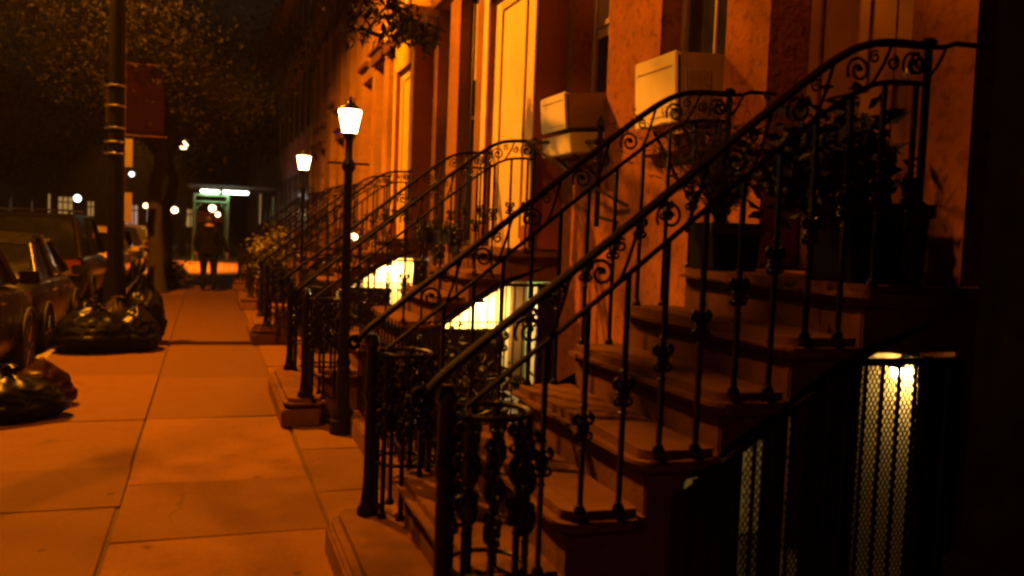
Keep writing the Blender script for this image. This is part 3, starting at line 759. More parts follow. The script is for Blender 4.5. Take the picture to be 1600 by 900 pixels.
# ------------------------------------------------------------------ street trees
def grow(root, base, trunk_h, r, limbs, rnd, bark=M['bark']):
    b = MB(); p = [Vector(base)]
    for i in range(1,8): p.append(Vector((base[0]+rnd.uniform(-.06,.06)*i*.5, base[1]+rnd.uniform(-.06,.06)*i*.5, base[2]+trunk_h*i/7)))
    b.tube(p, [r*1.45,r*1.1,r,r*.96,r*.92,r*.9,r*.86,r*.8], 12)
    b.build('trunk', bark, root)
    tips = []
    for (dx,dy,dz,lr) in limbs:
        b = MB(); s = p[-1]-Vector((0,0,.1)); e = s+Vector((dx,dy,dz)); q = []
        for i in range(8):
            t = i/7; q.append(s.lerp(e,t)+Vector((0,0,.22*math.sin(t*math.pi)*dz))+Vector((rnd.uniform(-.1,.1),rnd.uniform(-.1,.1),0))*t)
        b.tube(q, [lr*(1-.85*i/7) for i in range(8)], 8)
        tips += q[3:]
        for i in range(2,8):
            for _ in range(2):
                d = Vector((rnd.gauss(0,1),rnd.gauss(0,1),rnd.gauss(.1,.6))).normalized()*rnd.uniform(.5,1.2)
                m_ = q[i]+d*.5+Vector((0,0,.08)); tips += [m_, q[i]+d]
                b.tube([q[i], m_, q[i]+d], [lr*.25,lr*.15,lr*.05], 5)
        b.build('limb', bark, root)
    return tips
def tree(base, trunk_h, r, limbs, nleaf, lsize, spread, m, label, seed, group='street trees along the kerb'):
    rnd = random.Random(seed)
    root = empty('street_tree', base); tag(root, label, 'tree', group)
    tips = grow(root, (0,0,-.02), trunk_h, r, limbs, rnd)
    b = MB()
    per = max(1, nleaf//len(tips))
    for t in tips:
        if rnd.random() < .12: continue
        c = t+Vector((rnd.gauss(0,.2),rnd.gauss(0,.2),rnd.gauss(0,.15)))
        k = spread*rnd.uniform(.55,1.2)
        for _ in range(int(per*rnd.uniform(.5,1.5))):
            leaf_quads(b, c+Vector((rnd.gauss(0,k*.45),rnd.gauss(0,k*.45),rnd.gauss(0,k*.33))), lsize, rnd, .35, .5)
    b.build('crown', m, root, smooth=False)
    return root
def ring_limbs(n, out, up, lr, rnd):
    L_ = []
    for k in range(n):
        a = 2*math.pi*k/n+rnd.uniform(-.3,.3); o = out*rnd.uniform(.7,1.15)
        L_.append((o*math.cos(a), o*math.sin(a), up*rnd.uniform(.55,1.3), lr))
    return L_
rt = random.Random(3)
tree((-1.05,21.4,0), 3.3, .17, [l for l in ring_limbs(9,3.1,2.6,.10,rt) if not (l[0] > .6 and l[1] < 1.5)]+[(-.6,.1,4,.1),(.9,1.2,1.2,.07)], 24000, .10, 1.0, M['leaf'], 'street tree behind the pole with its low crown hanging over the pavement', 31)
tree((-1.10,27.5,0), 3.3, .17, ring_limbs(7,3.4,3.2,.10,rt)+[(.2,.1,4.5,.1)], 20000, .12, 1.15, M['leaf'], 'street tree further along the pavement before the scaffold shed', 32)
tree((-1.20,46,0), 3.4, .18, ring_limbs(7,4.2,3.6,.11,rt)+[(.2,.1,5,.1)], 14000, .18, 1.5, M['leaf'], 'distant street tree beyond the scaffold shed', 33)
tree((-10.9,38,0), 3.2, .2, ring_limbs(7,4.2,3.8,.12,rt)+[(.1,.2,5,.1)], 14000, .18, 1.5, M['leaf'], 'dark tree on the far side of the road above the parked cars', 34)
tree((-10.9,54,0), 3.2, .2, ring_limbs(7,4.6,3.8,.12,rt)+[(.1,.2,5,.1)], 12000, .22, 1.6, M['leaf'], 'distant dark tree on the far side of the road', 35)
# near tree: trunk stands outside the frame, one limb reaches over the pavement into view
rnd = random.Random(41)
root = empty('street_tree', (-1.42,5.2,0)); tag(root, 'near street tree whose leafy twigs hang into the top of the picture', 'tree', 'street trees along the kerb')
b = MB(); b.tube([(0,0,-.02),(.02,.0,1.2),(0,.05,2.6),(.05,.1,4.0),(.1,.2,5.6)], [.24,.17,.15,.13,.09], 12); b.build('trunk', M['bark'], root)
def near_limb(pts, twigs, nl, m, lsize):
    q = catmull(pts,5); b = MB(); b.tube(q, [.05*(1-.85*i/len(q)) for i in range(len(q))], 8); 
    lb = MB()
    for (t, d) in twigs:
        s = q[int(t*(len(q)-1))]; e = s+Vector(d); mid = s.lerp(e,.5)+Vector((0,0,.06))
        b.tube([s,mid,e], [.012,.008,.003], 5)
        for k in range(nl):
            u_ = rnd.random()**.7; c = s.lerp(mid,u_*2) if u_ < .5 else mid.lerp(e,u_*2-1)
            leaf_quads(lb, c+Vector((rnd.gauss(0,.05),rnd.gauss(0,.05),rnd.gauss(0,.04))), lsize, rnd, .75, .30)
    b.build('limb', M['bark'], root); lb.build('crown', m, root, smooth=False)
near_limb([(.05,.1,3.9),(1.0,1.2,4.25),(2.0,2.2,4.2),(2.8,2.9,3.85),(3.2,3.3,3.55)],
          [(.55,(.1,.1,-.38)),(.62,(-.3,.2,-.42)),(.72,(.15,.2,-.38)),(.80,(.25,.0,-.42)),(.88,(-.25,.25,-.30)),(.95,(.25,-.15,-.16)),(1.0,(.18,.1,-.16)),(1.0,(-.12,.2,-.10)),(.85,(.3,.3,-.2)),(.66,(.0,.4,-.30)),(.7,(-.35,.3,-.26)),(.92,(.35,.1,-.22)),(.76,(-.2,.1,-.5)),(.82,(.1,.3,-.45))], 34, M['leaf'], .13)
near_limb([(.1,.2,4.6),(.2,1.6,5.0),(.1,3.0,4.75),(.0,4.2,4.1)],
          [(.6,(.1,.2,-.5)),(.7,(-.4,.2,-.5)),(.8,(.3,.2,-.5)),(.9,(-.2,.3,-.35)),(1.0,(.35,.2,-.25)),(1.0,(-.35,.1,-.22)),(.95,(.6,.1,-.3)),(.85,(-.7,.2,-.5)),(.75,(.7,.1,-.6)),(.9,(.9,.4,-.25))], 7, M['leaf'], .12)
near_limb([(.1,.2,5.4),(.3,1.0,5.9),(.6,2.0,6.1),(.9,3.0,5.9),(1.1,3.8,5.6)],  # unseen limb added to shade the nearest stoop and doorway
          [(.35+.013*k,(rnd.uniform(-.6,.6),rnd.uniform(-.6,.6),rnd.uniform(-.5,.4))) for k in range(48)], 30, M['leaf'], .14)
near_limb([(.1,.2,5.4),(.7,-.3,6.2),(1.5,-.7,6.5),(2.3,-1.2,6.4),(3.0,-1.8,6.1)],  # unseen limb added to shade the house front from the near lamp
          [(.3+.012*k,(rnd.uniform(-.8,.8),rnd.uniform(-.7,1.0),rnd.uniform(-.5,.4))) for k in range(56)], 30, M['leaf'], .14)
near_limb([(.1,.2,5.0),(.3,1.0,5.5),(.6,2.2,5.4),(.85,3.1,5.15),(.95,3.5,5.0)],  # unseen lower limb added to darken the upper steps
          [(.55+.012*k,(rnd.uniform(-.5,.5),rnd.uniform(-.5,.4),rnd.uniform(-.35,.35))) for k in range(36)], 30, M['leaf'], .13)
bush('tree_pit_shrub', (-.72,22.6,.0), .3, .4, .40, 900, .10, M['leafdk'], 'dark bush at the foot of the street tree left of the walking person', 'shrub', seed=51)

# ------------------------------------------------------------------ poles, banner and signs
root = empty('street_lamp', (-1.14,12.75,0)); tag(root, 'tall dark street lamp pole with bright steel straps behind the bin bags', 'street lamp')
b = MB(); b.lathe([(.19,0),(.19,.1),(.15,.16),(.13,.9),(.105,1.0),(.098,4.0),(.08,8.1),(.05,8.25),(0,8.3)], n=16); b.build('pole', M['pole'], root)
for z in (3.34,3.08,2.80,2.62,2.47):
    b = MB(); b.lathe([(.107,z-.014),(.112,z-.010),(.112,z+.010),(.107,z+.014)], n=16); b.obox((-.12,-.02,z),(.05,.03,.03)); b.build('strap', M['strap'], root)
b = MB(); b.tube(catmull([(0,0,7.9),(-.5,0,8.4),(-1.1,0,8.62),(-1.55,0,8.62)],5), .035, 8); b.build('arm', M['pole'], root)
b = MB(); b.lathe([(0,.16),(.10,.14),(.19,.06),(.2,0),(.18,-.02)], (-1.75,0,8.58), 16); b.build('lamp_head', M['pole'], root)
b = MB(); b.lathe([(.165,.0),(.14,-.05),(.07,-.085),(0,-.095)], (-1.75,0,8.575), 16); b.build('lamp_lens', M['sodlens'], root)
b = MB(); b.box(-.13,-.118,-.02,.22,2.86,3.3); b.build('edge_on_sign', M['signp'], root)
root = empty('street_pole', (-1.62,19.6,0)); tag(root, 'slim pale pole carrying a dark red banner', 'pole')
b = MB(); b.lathe([(.06,0),(.06,.2),(.035,.3),(.032,6.0),(0,6.05)], n=12); b.build('shaft', M['brown'], root)
for z in (4.72,3.30): 
    b = MB(); b.tube([(0,0,z),(.80,0,z)], .012, 6); b.build('banner_arm', M['brown'], root)
b = MB(); n = 10
for i in range(n):
    for j in range(12):
        def pt(i,j):
            x = .04+.72*i/n; z = 3.31+1.40*j/12
            return (x, .02*math.sin(i*1.1)*(1-.2*j/12), z)
        b.add([pt(i,j),pt(i+1,j),pt(i+1,j+1),pt(i,j+1)], [(0,1,2,3)])
o = b.build('banner', M['banner'], weld=1e-4, loc=(-1.62,19.6,0)); tag(o, 'plain dark red banner hanging high on the slim pole', 'banner')
md = o.modifiers.new('thick','SOLIDIFY'); md.thickness = .004
for (z0,z1,m,l) in [(2.66,3.22,M['signy'],'narrow yellow sign just below the red banner'),(1.55,2.15,M['signp'],'narrow pale sign low on the slim pole beside the cars')]:
    b = MB(); b.box(-.02,.17,-.055,-.045,z0,z1); tag(b.build('street_sign', m, loc=(-1.62,19.6,0), bevel=.004), l, 'sign', 'signs on the slim pole')

# ------------------------------------------------------------------ bin bags
def bag(loc, rx, ry, rz, m, label, seed, rot=0, neck=True):
    rnd = random.Random(seed); root = empty('bin_bag', loc, rot); tag(root, label, 'bin bag', 'bin bags on the pavement')
    bm = bmesh.new(); bmesh.ops.create_icosphere(bm, subdivisions=5, radius=1)
    off = Vector((seed*3.1, seed*1.7, seed))
    for v in bm.verts:
        p = v.co.copy()
        n1 = noise.noise(p*1.3+off); n2 = 1-abs(noise.noise(p*3.2+off)); n3 = 1-abs(noise.noise(p*7.5+off*2))
        k = 1+.16*n1+.13*(n2-.6)+.03*(n3-.6)
        q = p*k
        z = q.z*rz
        if z < -.62*rz: z = -.62*rz+(z+.62*rz)*.12
        top = max(0, p.z-.55)/.45
        tw = 1-.55*top**1.5
        v.co = Vector((q.x*rx*tw*(1.1 if z < 0 else 1), q.y*ry*tw*(1.1 if z < 0 else 1), z+.66*rz+.22*rz*top**2))
    me = bpy.data.meshes.new('sack'); bm.to_mesh(me); bm.free(); me.shade_smooth(); me.materials.append(m)
    o = bpy.data.objects.new('sack', me); COL.objects.link(o); o.parent = root
    if neck:
        b = MB(); z = 1.66*rz
        b.tube([(0,0,z-.02),(.01,0,z+.03),(.03,.01,z+.05)], [.05,.022,.03], 8)
        for k in range(7):
            a = k*.9; b.tube([(.03,.01,z+.04),(.03+.05*math.cos(a),.01+.05*math.sin(a),z+.07),(.03+.10*math.cos(a),.01+.10*math.sin(a),z+.06)], [.018,.02,.006], 5)
        b.build('tied_neck', m, root)
    return root
bag((-1.55,8.10,0), .42, .34, .21, M['bag'], 'low black bin bag lying alone nearest the camera by the kerb', 2, neck=True)
bag((-1.34,8.60,0), .24, .2, .21, M['bagred'], 'small dark red bag leaning behind the lone bin bag', 7, neck=False)
bag((-1.30,11.95,0), .42, .32, .30, M['bag'], 'shiny black bin bag with crumpled side at the front left of the heap', 3)
bag((-.86,12.1,0), .31, .32, .31, M['bag'], 'black bin bag at the front right of the heap by the lamp pole', 4)
bag((-1.45,12.55,.0), .32, .32, .30, M['bag'], 'black bin bag at the back left of the heap beside the cars', 5)
bag((-.80,12.75,.0), .27, .3, .47, M['bag'], 'taller black bin bag at the back right of the heap', 6)
bag((-1.10,12.42,0), .24, .22, .34, M['bag2'], 'dull purplish bin bag in the middle of the heap', 9)

# ------------------------------------------------------------------ parked cars
def car(y, x_right, L_, Wd, H, m, label, kind='sedan', rack=False, name='parked_car', flip=False, lit=False):
    root = empty(name, (x_right-Wd/2, y, -.13), math.pi if flip else 0); tag(root, label, 'car', 'cars parked along the kerb' if not flip else None)
    hw = Wd/2
    # body stations: (y, z_bottom, z_belt/deck, half width)
    if kind == 'sedan':
        deck = [(0,.40,.66,.86),(.06,.30,.93,.95),(.25,.24,1.0,.985),(.9,.22,1.0,1),(L_*.5,.20,.97,1),(L_*.72,.22,.95,.99),(L_*.9,.26,.84,.96),(L_*.975,.30,.70,.88),(L_,.40,.58,.74)]
        gh = [(.55,.98,.78),(1.05,H*.92,.70),(1.45,H,.68),(L_*.52,H,.68),(L_*.60,H*.95,.68),(L_*.77,.96,.78)]
    else:
        deck = [(0,.45,.80,.90),(.05,.36,1.08,.96),(.25,.30,1.12,.99),(.9,.28,1.12,1),(L_*.5,.27,1.08,1),(L_*.72,.28,1.05,.99),(L_*.9,.32,.98,.97),(L_*.975,.36,.86,.92),(L_,.45,.70,.82)]
        gh = [(.07,1.08,.86),(.26,H*.965,.77),(.45,H,.74),(L_*.55,H,.74),(L_*.62,H*.96,.74),(L_*.755,1.06,.82)]
    vs = []; fs = []
    def sect(w, zb, zt):
        a = w*hw
        return [(-a*.55,zb-.03),(-a*.92,zb),(-a,zb+(zt-zb)*.38),(-a*.995,zb+(zt-zb)*.62),(-a*.95,zt-.05),(-a*.84,zt),(0,zt+.03),(a*.84,zt),(a*.95,zt-.05),(a*.995,zb+(zt-zb)*.62),(a,zb+(zt-zb)*.38),(a*.92,zb),(a*.55,zb-.03)]
    b = MB(); n = 13
    for (yy,zb,zt,w) in deck: vs += [(p[0],yy,p[1]) for p in sect(w,zb,zt)]
    for i in range(len(deck)-1):
        for k in range(n): fs.append((i*n+k,i*n+(k+1)%n,(i+1)*n+(k+1)%n,(i+1)*n+k))
    fs += [tuple(range(n)), tuple((len(deck)-1)*n+k for k in range(n))[::-1]]
    b.add(vs, fs); body = b.build('body', m, root, angle=50)
    sm = body.modifiers.new('round','SUBSURF'); sm.levels = sm.render_levels = 1
    # cabin: roof in paint, sides in glass
    b = MB(); vs = []; fs = []
    for (yy,z,w) in gh: 
        vs += [(-hw*.88,yy,.95 if kind=='sedan' else 1.06),(-hw*w,yy,z),(0,yy,z+.025),(hw*w,yy,z),(hw*.88,yy,.95 if kind=='sedan' else 1.06)]
    for i in range(len(gh)-1):
        for k in range(4): fs.append((i*5+k,i*5+k+1,(i+1)*5+k+1,(i+1)*5+k))
    fs += [tuple(range(5)), tuple((len(gh)-1)*5+k for k in range(5))]
    b.add(vs, fs); b.build('window', M['carglass'], root, angle=35)
    b = MB()
    roofs = gh[1:-1]
    vs = []; fs = []
    for (yy,z,w) in roofs: vs += [(-hw*w*1.03,yy,z-.03),(-hw*w*.96,yy,z+.012),(0,yy,z+.042),(hw*w*.96,yy,z+.012),(hw*w*1.03,yy,z-.03)]
    for i in range(len(roofs)-1):
        for k in range(4): fs.append((i*5+k,i*5+k+1,(i+1)*5+k+1,(i+1)*5+k))
    b.add(vs, fs)
    zb = .95 if kind == 'sedan' else 1.06
    for s in (-1,1):     # pillars
        for (pi, wd) in ((0,.05),(-1,.04)):
            g0, g1 = (gh[0],gh[1]) if pi == 0 else (gh[-1],gh[-2])
            b.tube([(s*hw*.885,g0[0],zb),(s*hw*g1[2]*1.015,g1[0],g1[1])], wd, 6)
        ym = L_*.42
        b.tube([(s*hw*.885,ym,zb),(s*hw*.70 if kind=='sedan' else s*hw*.755,ym-.03,H-.02)], .04, 6)
    b.build('roof', m, root, angle=60)
    # wheels
    wr = .32 if kind == 'sedan' else .36
    for yy in (L_*.19, L_*.80):
        for s in (-1,1):
            b = MB(); cx = s*(hw-.10)
            b.lathe([(wr*.62,-.10),(wr*.93,-.105),(wr,-.07),(wr,.07),(wr*.93,.105),(wr*.62,.10)], (cx,yy,wr), 24, 'x'); t = b.build('wheel', M['tyre'], root)
            b = MB(); xo = cx+s*.085
            b.lathe([(0,0),(.05,s*.012),(.06,0),(wr*.30,-s*.01)], (xo,yy,wr), 16, 'x')
            for k in range(6):
                a = k*math.pi/3; b.tube([(xo,yy+.05*math.cos(a),wr+.05*math.sin(a)),(xo,yy+wr*.66*math.cos(a),wr+wr*.66*math.sin(a))], .022, 5)
            b.build('hub', M['rim'], t); b = MB()
            b.lathe([(wr*.60,-.02*s),(wr*.645,.012*s),(wr*.60,.014*s)], (xo,yy,wr), 24, 'x'); b.build('rim', M['rim'], t)
    # arches, lamps, bumpers, mirrors, plate, handles
    for yy in (L_*.19, L_*.80):
        for s in (-1,1):
            b = MB(); b.tube([(s*(hw+.004),yy+(wr+.05)*math.cos(a),wr+(wr+.05)*math.sin(a)) for a in [math.pi*k/12 for k in range(13)]], .018, 5); b.build('wheel_arch', M['tyre'], root)
    zt = .80 if kind == 'sedan' else .92
    for s in (-1,1):
        b = MB(); b.obox((s*hw*.76,.012,zt),(hw*.30,.08,.15 if kind=='sedan' else .26)); b.build('tail_light', M['tail'], root, bevel=.02)
        b = MB(); b.obox((s*hw*.70,L_-.05,.66 if kind=='sedan' else .80),(hw*.34,.10,.15)); b.build('headlight', M['headl'] if lit else M['chrome'], root, bevel=.03)
        b = MB(); b.obox((s*(hw+.10),L_*.665,1.0 if kind=='sedan' else 1.14),(.18,.10,.13)); b.tube([(s*hw*.9,L_*.665,.96 if kind=='sedan' else 1.08),(s*(hw+.06),L_*.665,1.0 if kind=='sedan' else 1.12)],.02,5); b.build('mirror', m, root, bevel=.03)
        for yy in (L_*.30, L_*.50):
            b = MB(); b.tube([(s*(hw+.0),yy-.09,.82 if kind=='sedan' else .94),(s*(hw+.028),yy-.07,.825 if kind=='sedan' else .945),(s*(hw+.028),yy+.07,.825 if kind=='sedan' else .945),(s*(hw+.0),yy+.09,.82 if kind=='sedan' else .94)],.011,5); b.build('door_handle', M['chrome'], root)
    for yy in (-.035, L_-.03):
        b = MB(); b.box(-hw*.86,hw*.86,yy-.03,yy+.08,.40,.56); b.build('bumper', m if kind=='sedan' else M['tyre'], root, bevel=.04, seg=3)
    b = MB(); b.box(-.15,.15,-.075,-.065,.60,.75); b.build('number_plate', M['plate'], root)
    if rack:
        for s in (-1,1):
            b = MB(); b.tube([(s*hw*.66,.5,H+.01),(s*hw*.66,.6,H+.075),(s*hw*.66,L_*.5,H+.075),(s*hw*.66,L_*.53,H+.01)], .018, 6); b.build('roof_rail', M['chrome'], root)
        b = MB()
        b.tube([(-hw*.66,.75,H+.085),(hw*.66,.75,H+.085)], .016, 6); b.build('rack_bar', M['chrome'], root)
        b = MB(); b.tube([(-hw*.66,1.6,H+.085),(hw*.66,1.6,H+.085)], .016, 6); b.build('rack_bar', M['chrome'], root)
    return root
CX = -1.90
car(7.25, CX+.10, 4.35, 1.82, 1.60, M['carred'], 'tall dark maroon car cut off by the left edge', 'suv')
car(11.65, CX+.03, 4.05, 1.74, 1.50, M['cardk'], 'low charcoal car parked behind the bin bags', 'sedan')
car(16.35, CX, 4.8, 1.90, 1.78, M['carblk'], 'big black estate car with a pale roof rack behind the lamp pole', 'suv', rack=True)
car(21.9, CX+.05, 4.5, 1.78, 1.52, M['caryel'], 'pale yellow car parked beyond the black estate', 'sedan')
car(27.2, CX+.05, 4.5, 1.78, 1.50, M['carwht'], 'grey car parked beyond the yellow one', 'sedan')
car(34.5, CX+.0, 4.6, 1.78, 1.50, M['cardk'], 'farthest dark car along the kerb', 'sedan')
car(74, -3.1, 4.5, 1.78, 1.48, M['cardk'], 'distant oncoming car with its headlights on', 'sedan', name='oncoming_car', flip=True, lit=True)

# ------------------------------------------------------------------ walking person
def person(loc, rz, label):
    root = empty('person', loc, rz); tag(root, label, 'person')
    V = [(0,0,.95),(0,.0,1.10),(0,.0,1.30),(0,.01,1.43),(0,.015,1.50),(0,.03,1.60),(0,.035,1.67),   # 0-6 spine, neck, head
         (-.17,.0,1.42),(-.25,-.02,1.16),(-.24,.04,.93),(-.235,.08,.83),                             # 7-10 left arm
         (.17,.0,1.42),(.28,-.02,1.17),(.34,.03,.96),(.355,.06,.86),                                 # 11-14 right arm
         (-.09,.0,.88),(-.10,.07,.50),(-.10,-.03,.10),(-.105,.09,.045),                              # 15-18 left leg
         (.09,.0,.88),(.10,-.02,.49),(.105,-.16,.13),(.11,-.06,.045)]                                # 19-22 right leg
    E = [(0,1),(1,2),(2,3),(3,4),(4,5),(5,6),(3,7),(7,8),(8,9),(9,10),(3,11),(11,12),(12,13),(13,14),(0,15),(15,16),(16,17),(17,18),(0,19),(19,20),(20,21),(21,22)]
    rad = [.15,.145,.165,.12,.055,.085,.075,.075,.056,.042,.04,.075,.056,.042,.04,.105,.072,.05,.042,.105,.072,.05,.042]
    me = bpy.data.meshes.new('body'); me.from_pydata(V, E, [])
    o = bpy.data.objects.new('body', me); COL.objects.link(o)
    sk_ = o.modifiers.new('skin','SKIN'); sk_.use_smooth_shade = True
    for i, r in enumerate(rad):
        s = me.skin_vertices[0].data[i]; s.radius = (r*(1.0 if i > 3 else 1.18), r*(1.0 if i > 3 else .72)); s.use_root = (i == 0)
    sb = o.modifiers.new('sub','SUBSURF'); sb.levels = sb.render_levels = 2
    dg = bpy.context.evaluated_depsgraph_get(); dg.update()
    m2 = bpy.data.meshes.new_from_object(o.evaluated_get(dg)); bpy.data.objects.remove(o)
    m2.materials.clear()
    for k in ('skin','coat','trouser','tyre'): m2.materials.append(M[k])
    for p in m2.polygons:
        c = p.center; i = 1
        if c.z > 1.50: i = 0
        elif c.z < .085: i = 3
        elif abs(c.x) > .2 and c.z < .90: i = 0
        elif c.z < .90: i = 2
        p.material_index = i
    m2.shade_smooth(); m2.name = 'body'
    bo = bpy.data.objects.new('body', m2); COL.objects.link(bo); bo.parent = root
    b = MB(); b.lathe([(.0,1.755),(.05,1.75),(.085,1.715),(.097,1.665),(.095,1.615),(.08,1.575),(.06,1.56)], (0,.018,0), 16); b.build('hair', M['hair'], root)
    b = MB()     # jacket skirt and hood fold
    b.lathe([(.20,.86),(.205,.92),(.195,1.05),(.19,1.10)], n=18)
    for i in range(len(b.v)): b.v[i] = (b.v[i][0]*1.06, b.v[i][1]*.74, b.v[i][2])
    b.build('jacket_hem', M['coat'], root)
    b = MB(); b.tube([(-.10,-.03,1.47),(-.07,-.085,1.45),(0,-.10,1.44),(.07,-.085,1.45),(.10,-.03,1.47)], .035, 8); b.build('jacket_collar', M['coat'], root)
    for s, h in ((-1,V[10]),(1,V[14])):     # fingers
        b = MB(); hx, hy, hz = h
        for k in range(4):
            ln = (.062,.072,.068,.052)[k]; yy = hy-.025+k*.018
            b.tube([(hx,yy,hz-.01),(hx-s*.004,yy+.004,hz-.03-ln*.5),(hx-s*.014,yy+.008,hz-.03-ln)], [.0095,.009,.007], 6)
        b.tube([(hx,hy-.01,hz+.02),(hx-s*.012,hy+.035,hz-.02),(hx-s*.016,hy+.043,hz-.048)], [.011,.010,.008], 6)
        b.build('fingers', M['skin'], root)
    return root
pp = person((.03,22.0,.0), R(-2), 'person in dark jacket and trousers walking away along the pavement')
pp.scale = (1.16,1.1,1.02)

# ------------------------------------------------------------------ scaffold shed and far lights
root = empty('scaffold_shed', (.2,40,0)); tag(root, 'green scaffold shed over the distant pavement with lit tubes', 'scaffold')
for (x, y) in ((-.76,-1),(.56,-1),(-.76,5),(.56,5),(2.4,-1)):
    b = MB(); b.tube([(x,y,0),(x,y,2.75)], .06, 8); b.lathe([(.12,0),(.12,.03)], (x,y,0), 8); b.build('post', M['shedgrn'], root)
for (p, q) in (((-.76,-1,2.70),(.56,-1,2.70)),((-.76,-1,2.42),(.56,-1,2.42)),((-.76,-1,2.70),(-.76,5,2.70)),((.56,-1,2.70),(.56,5,2.70))):
    b = MB(); b.tube([p,q], .045, 6); b.build('beam', M['shedgrn'], root)
b = MB(); b.tube([(-.76,-1,2.0),(-.4,-1,2.42)], .03, 6); b.tube([(.56,-1,2.0),(.2,-1,2.42)], .03, 6); b.build('brace', M['shedgrn'], root)
b = MB(); b.box(-1.0,2.6,-.6,5.4,3.05,3.15); b.build('deck', M['plank'], root)
for (x0,x1) in ((-.50,.22),(.36,1.36)):
    b = MB(); b.box(x0,x1,-1.25,-1.05,2.80,2.90); t = b.build('tube_light', M['tubeglow'], root, bevel=.03)
    b = MB(); b.box(x0-.05,x1+.05,-1.27,-1.03,2.905,2.95); b.build('fixture', M['shedgrn'], t)
def globe(loc, r, m, label, post=True, px=None):
    root = empty('globe_lamp', loc); tag(root, label, 'lamp', 'distant street lights')
    b = MB(); b.lathe([(0,-r),(r*.7,-r*.7),(r,0),(r*.7,r*.7),(0,r)], n=14); b.build('globe', m, root)
    b = MB()
    if post: b.lathe([(.10,-loc[2]),(.08,-loc[2]+.5),(.04,-loc[2]+1),(.035,-r*1.1),(r*.5,-r*.95)], n=10)
    else: b.tube([(0,0,r*.8),(0,0,r*.8+.5)], .02, 6)
    b.build('post' if post else 'hanger', M['pole'], root)
globe((-1.10,42.5,4.95), .20, M['globe'], 'orange globe street light above the middle of the street')
globe((-7.5,60,2.7), .20, M['whiteglow'], 'white light beyond the roof of the black estate car')
globe((-5.6,75,5.0), .17, M['whiteglow'], 'pale greenish light high among the distant trees')
globe((-5.8,95,2.9), .22, M['globe'], 'small warm light low over the distant road')
globe((.17,41.5,2.2), .15, M['globe'], 'round lamp hanging under the scaffold shed', post=False)
globe((.42,43,1.95), .10, M['globe'], 'smaller orange lamp behind the round one under the scaffold shed', post=False)
globe((-2.05,62,2.25), .20, M['globe'], 'left one of two pinkish lamps at the distant shop front')
globe((-1.55,62,2.45), .20, M['globe'], 'right one of two pinkish lamps at the distant shop front')
globe((-3.3,62,3.6), .09, M['globe'], 'tiny orange light between trees over the distant road')
b = MB(); b.prism([(0,2.25),(1.5,2.25),(1.5,2.5),(0,2.75)],0,.03); b.box(0,1.5,-.6,.03,2.2,2.26)
o = b.build('awning', M['awn'], loc=(-.55,45.5,-.6)); tag(o, 'red awning seen behind the head of the walking person', 'awning')
b = MB(); b.lathe([(0,-.12),(.1,-.08),(.13,0),(.1,.08),(0,.12)], n=12); tag(b.build('red_lamp', M['redl'], loc=(.15,44.5,1.75)), 'dim red lamp glowing under the awning', 'lamp')

# far terraces: same street, dark
def far_house(x, y0, y1, h, m, face, label, lit=(), axis='y', seed=1):
    rnd = random.Random(seed)
    root = empty('terrace_house', (x,(y0+y1)/2,0)); tag(root, label, 'house', 'dark houses further down the street')
    hl = (y1-y0)/2
    b = MB(); b.box(0 if face < 0 else -8, 8 if face < 0 else 0, -hl, hl, 0, h); b.build('wall', m, root)
    b = MB(); b.box(face*.0-(.35 if face<0 else 0), .35 if face>0 else 0, -hl, hl, h-.5, h+.2); b.build('roof_cornice', M['brown'], root)
    n = 3
    for fl in range(3):
        for k in range(n):
            yc = -hl+2*hl*(k+.5)/n; z0 = 1.5+fl*3.2
            b = MB(); xa, xb = (-.05,.0) if face < 0 else (0.,.05)
            b.box(xa,xb,yc-.5,yc+.5,z0,z0+2.0); f = b.build('window', M['sashdk'], root)
            b = MB(); xa, xb = (-.06,-.051) if face < 0 else (.051,.06)
            b.box(xa,xb,yc-.42,yc+.42,z0+.08,z0+1.92); b.build('pane', (M['warmwin'] if (fl,k) in lit else M['glass']), f)
    return root
far_house(3.0, 28.3, 34.5, 11, M['brick_c'], -1, 'dark brick house just past the lit row')
far_house(3.0, 34.6, 41, 10.5, M['brick_c'], -1, 'dark house beside the scaffold shed')
far_house(3.0, 41.1, 52, 11, M['brick_c'], -1, 'dark house beyond the scaffold shed')
far_house(3.0, 52.1, 75, 11, M['brick_c'], -1, 'farthest dark house on the pavement side', {(0,0)})
far_house(-13, 40, 48, 10, M['brick_c'], 1, 'dark house across the road behind the first far tree', {(0,1)})
far_house(-13, 48.1, 56, 11, M['brick_c'], 1, 'house across the road with a lit ground floor', {(0,0),(0,2)})
far_house(-13, 56.1, 66, 10.5, M['brick_c'], 1, 'dark house across the road between the two far trees', {(0,1)})
far_house(-13, 66.1, 90, 11, M['brick_c'], 1, 'farthest house across the road', {(0,2)})
# corner shop block that closes the view
root = empty('corner_block', (-4,112,0)); tag(root, 'dark block across the end of the street with lit shop windows', 'building')
b = MB(); b.box(-60,60,0,10,0,14); b.build('wall', M['brick_c'], root)
for (x0,x1,z0,z1,m) in ((-6,-3.6,.8,3.2,'pinkwin'),(-2.8,-1.4,.8,3.0,'pinkwin'),(-12,-10.4,1.4,3.8,'warmwin'),(-16,-14.5,1.4,3.6,'pinkwin'),(1.5,2.6,.8,3.0,'warmwin'),(-9,-8.2,1.6,3.4,'warmwin')):
    b = MB(); b.box(x0,x1,-.06,-.001,z0,z1); 
    n_ = max(2,int((x1-x0)/.42))
    for k in range(1,n_): xx = x0+(x1-x0)*k/n_; b.box(xx-.07,xx+.07,-.10,-.062,z0,z1)
    b.box(x0,x1,-.098,-.063,z1-.75,z1-.6); f = b.build('window', M['sashdk'], root)
    b = MB(); b.box(x0+.1,x1-.1,-.075,-.061,z0+.1,z1-.1); b.build('pane', M[m], f)

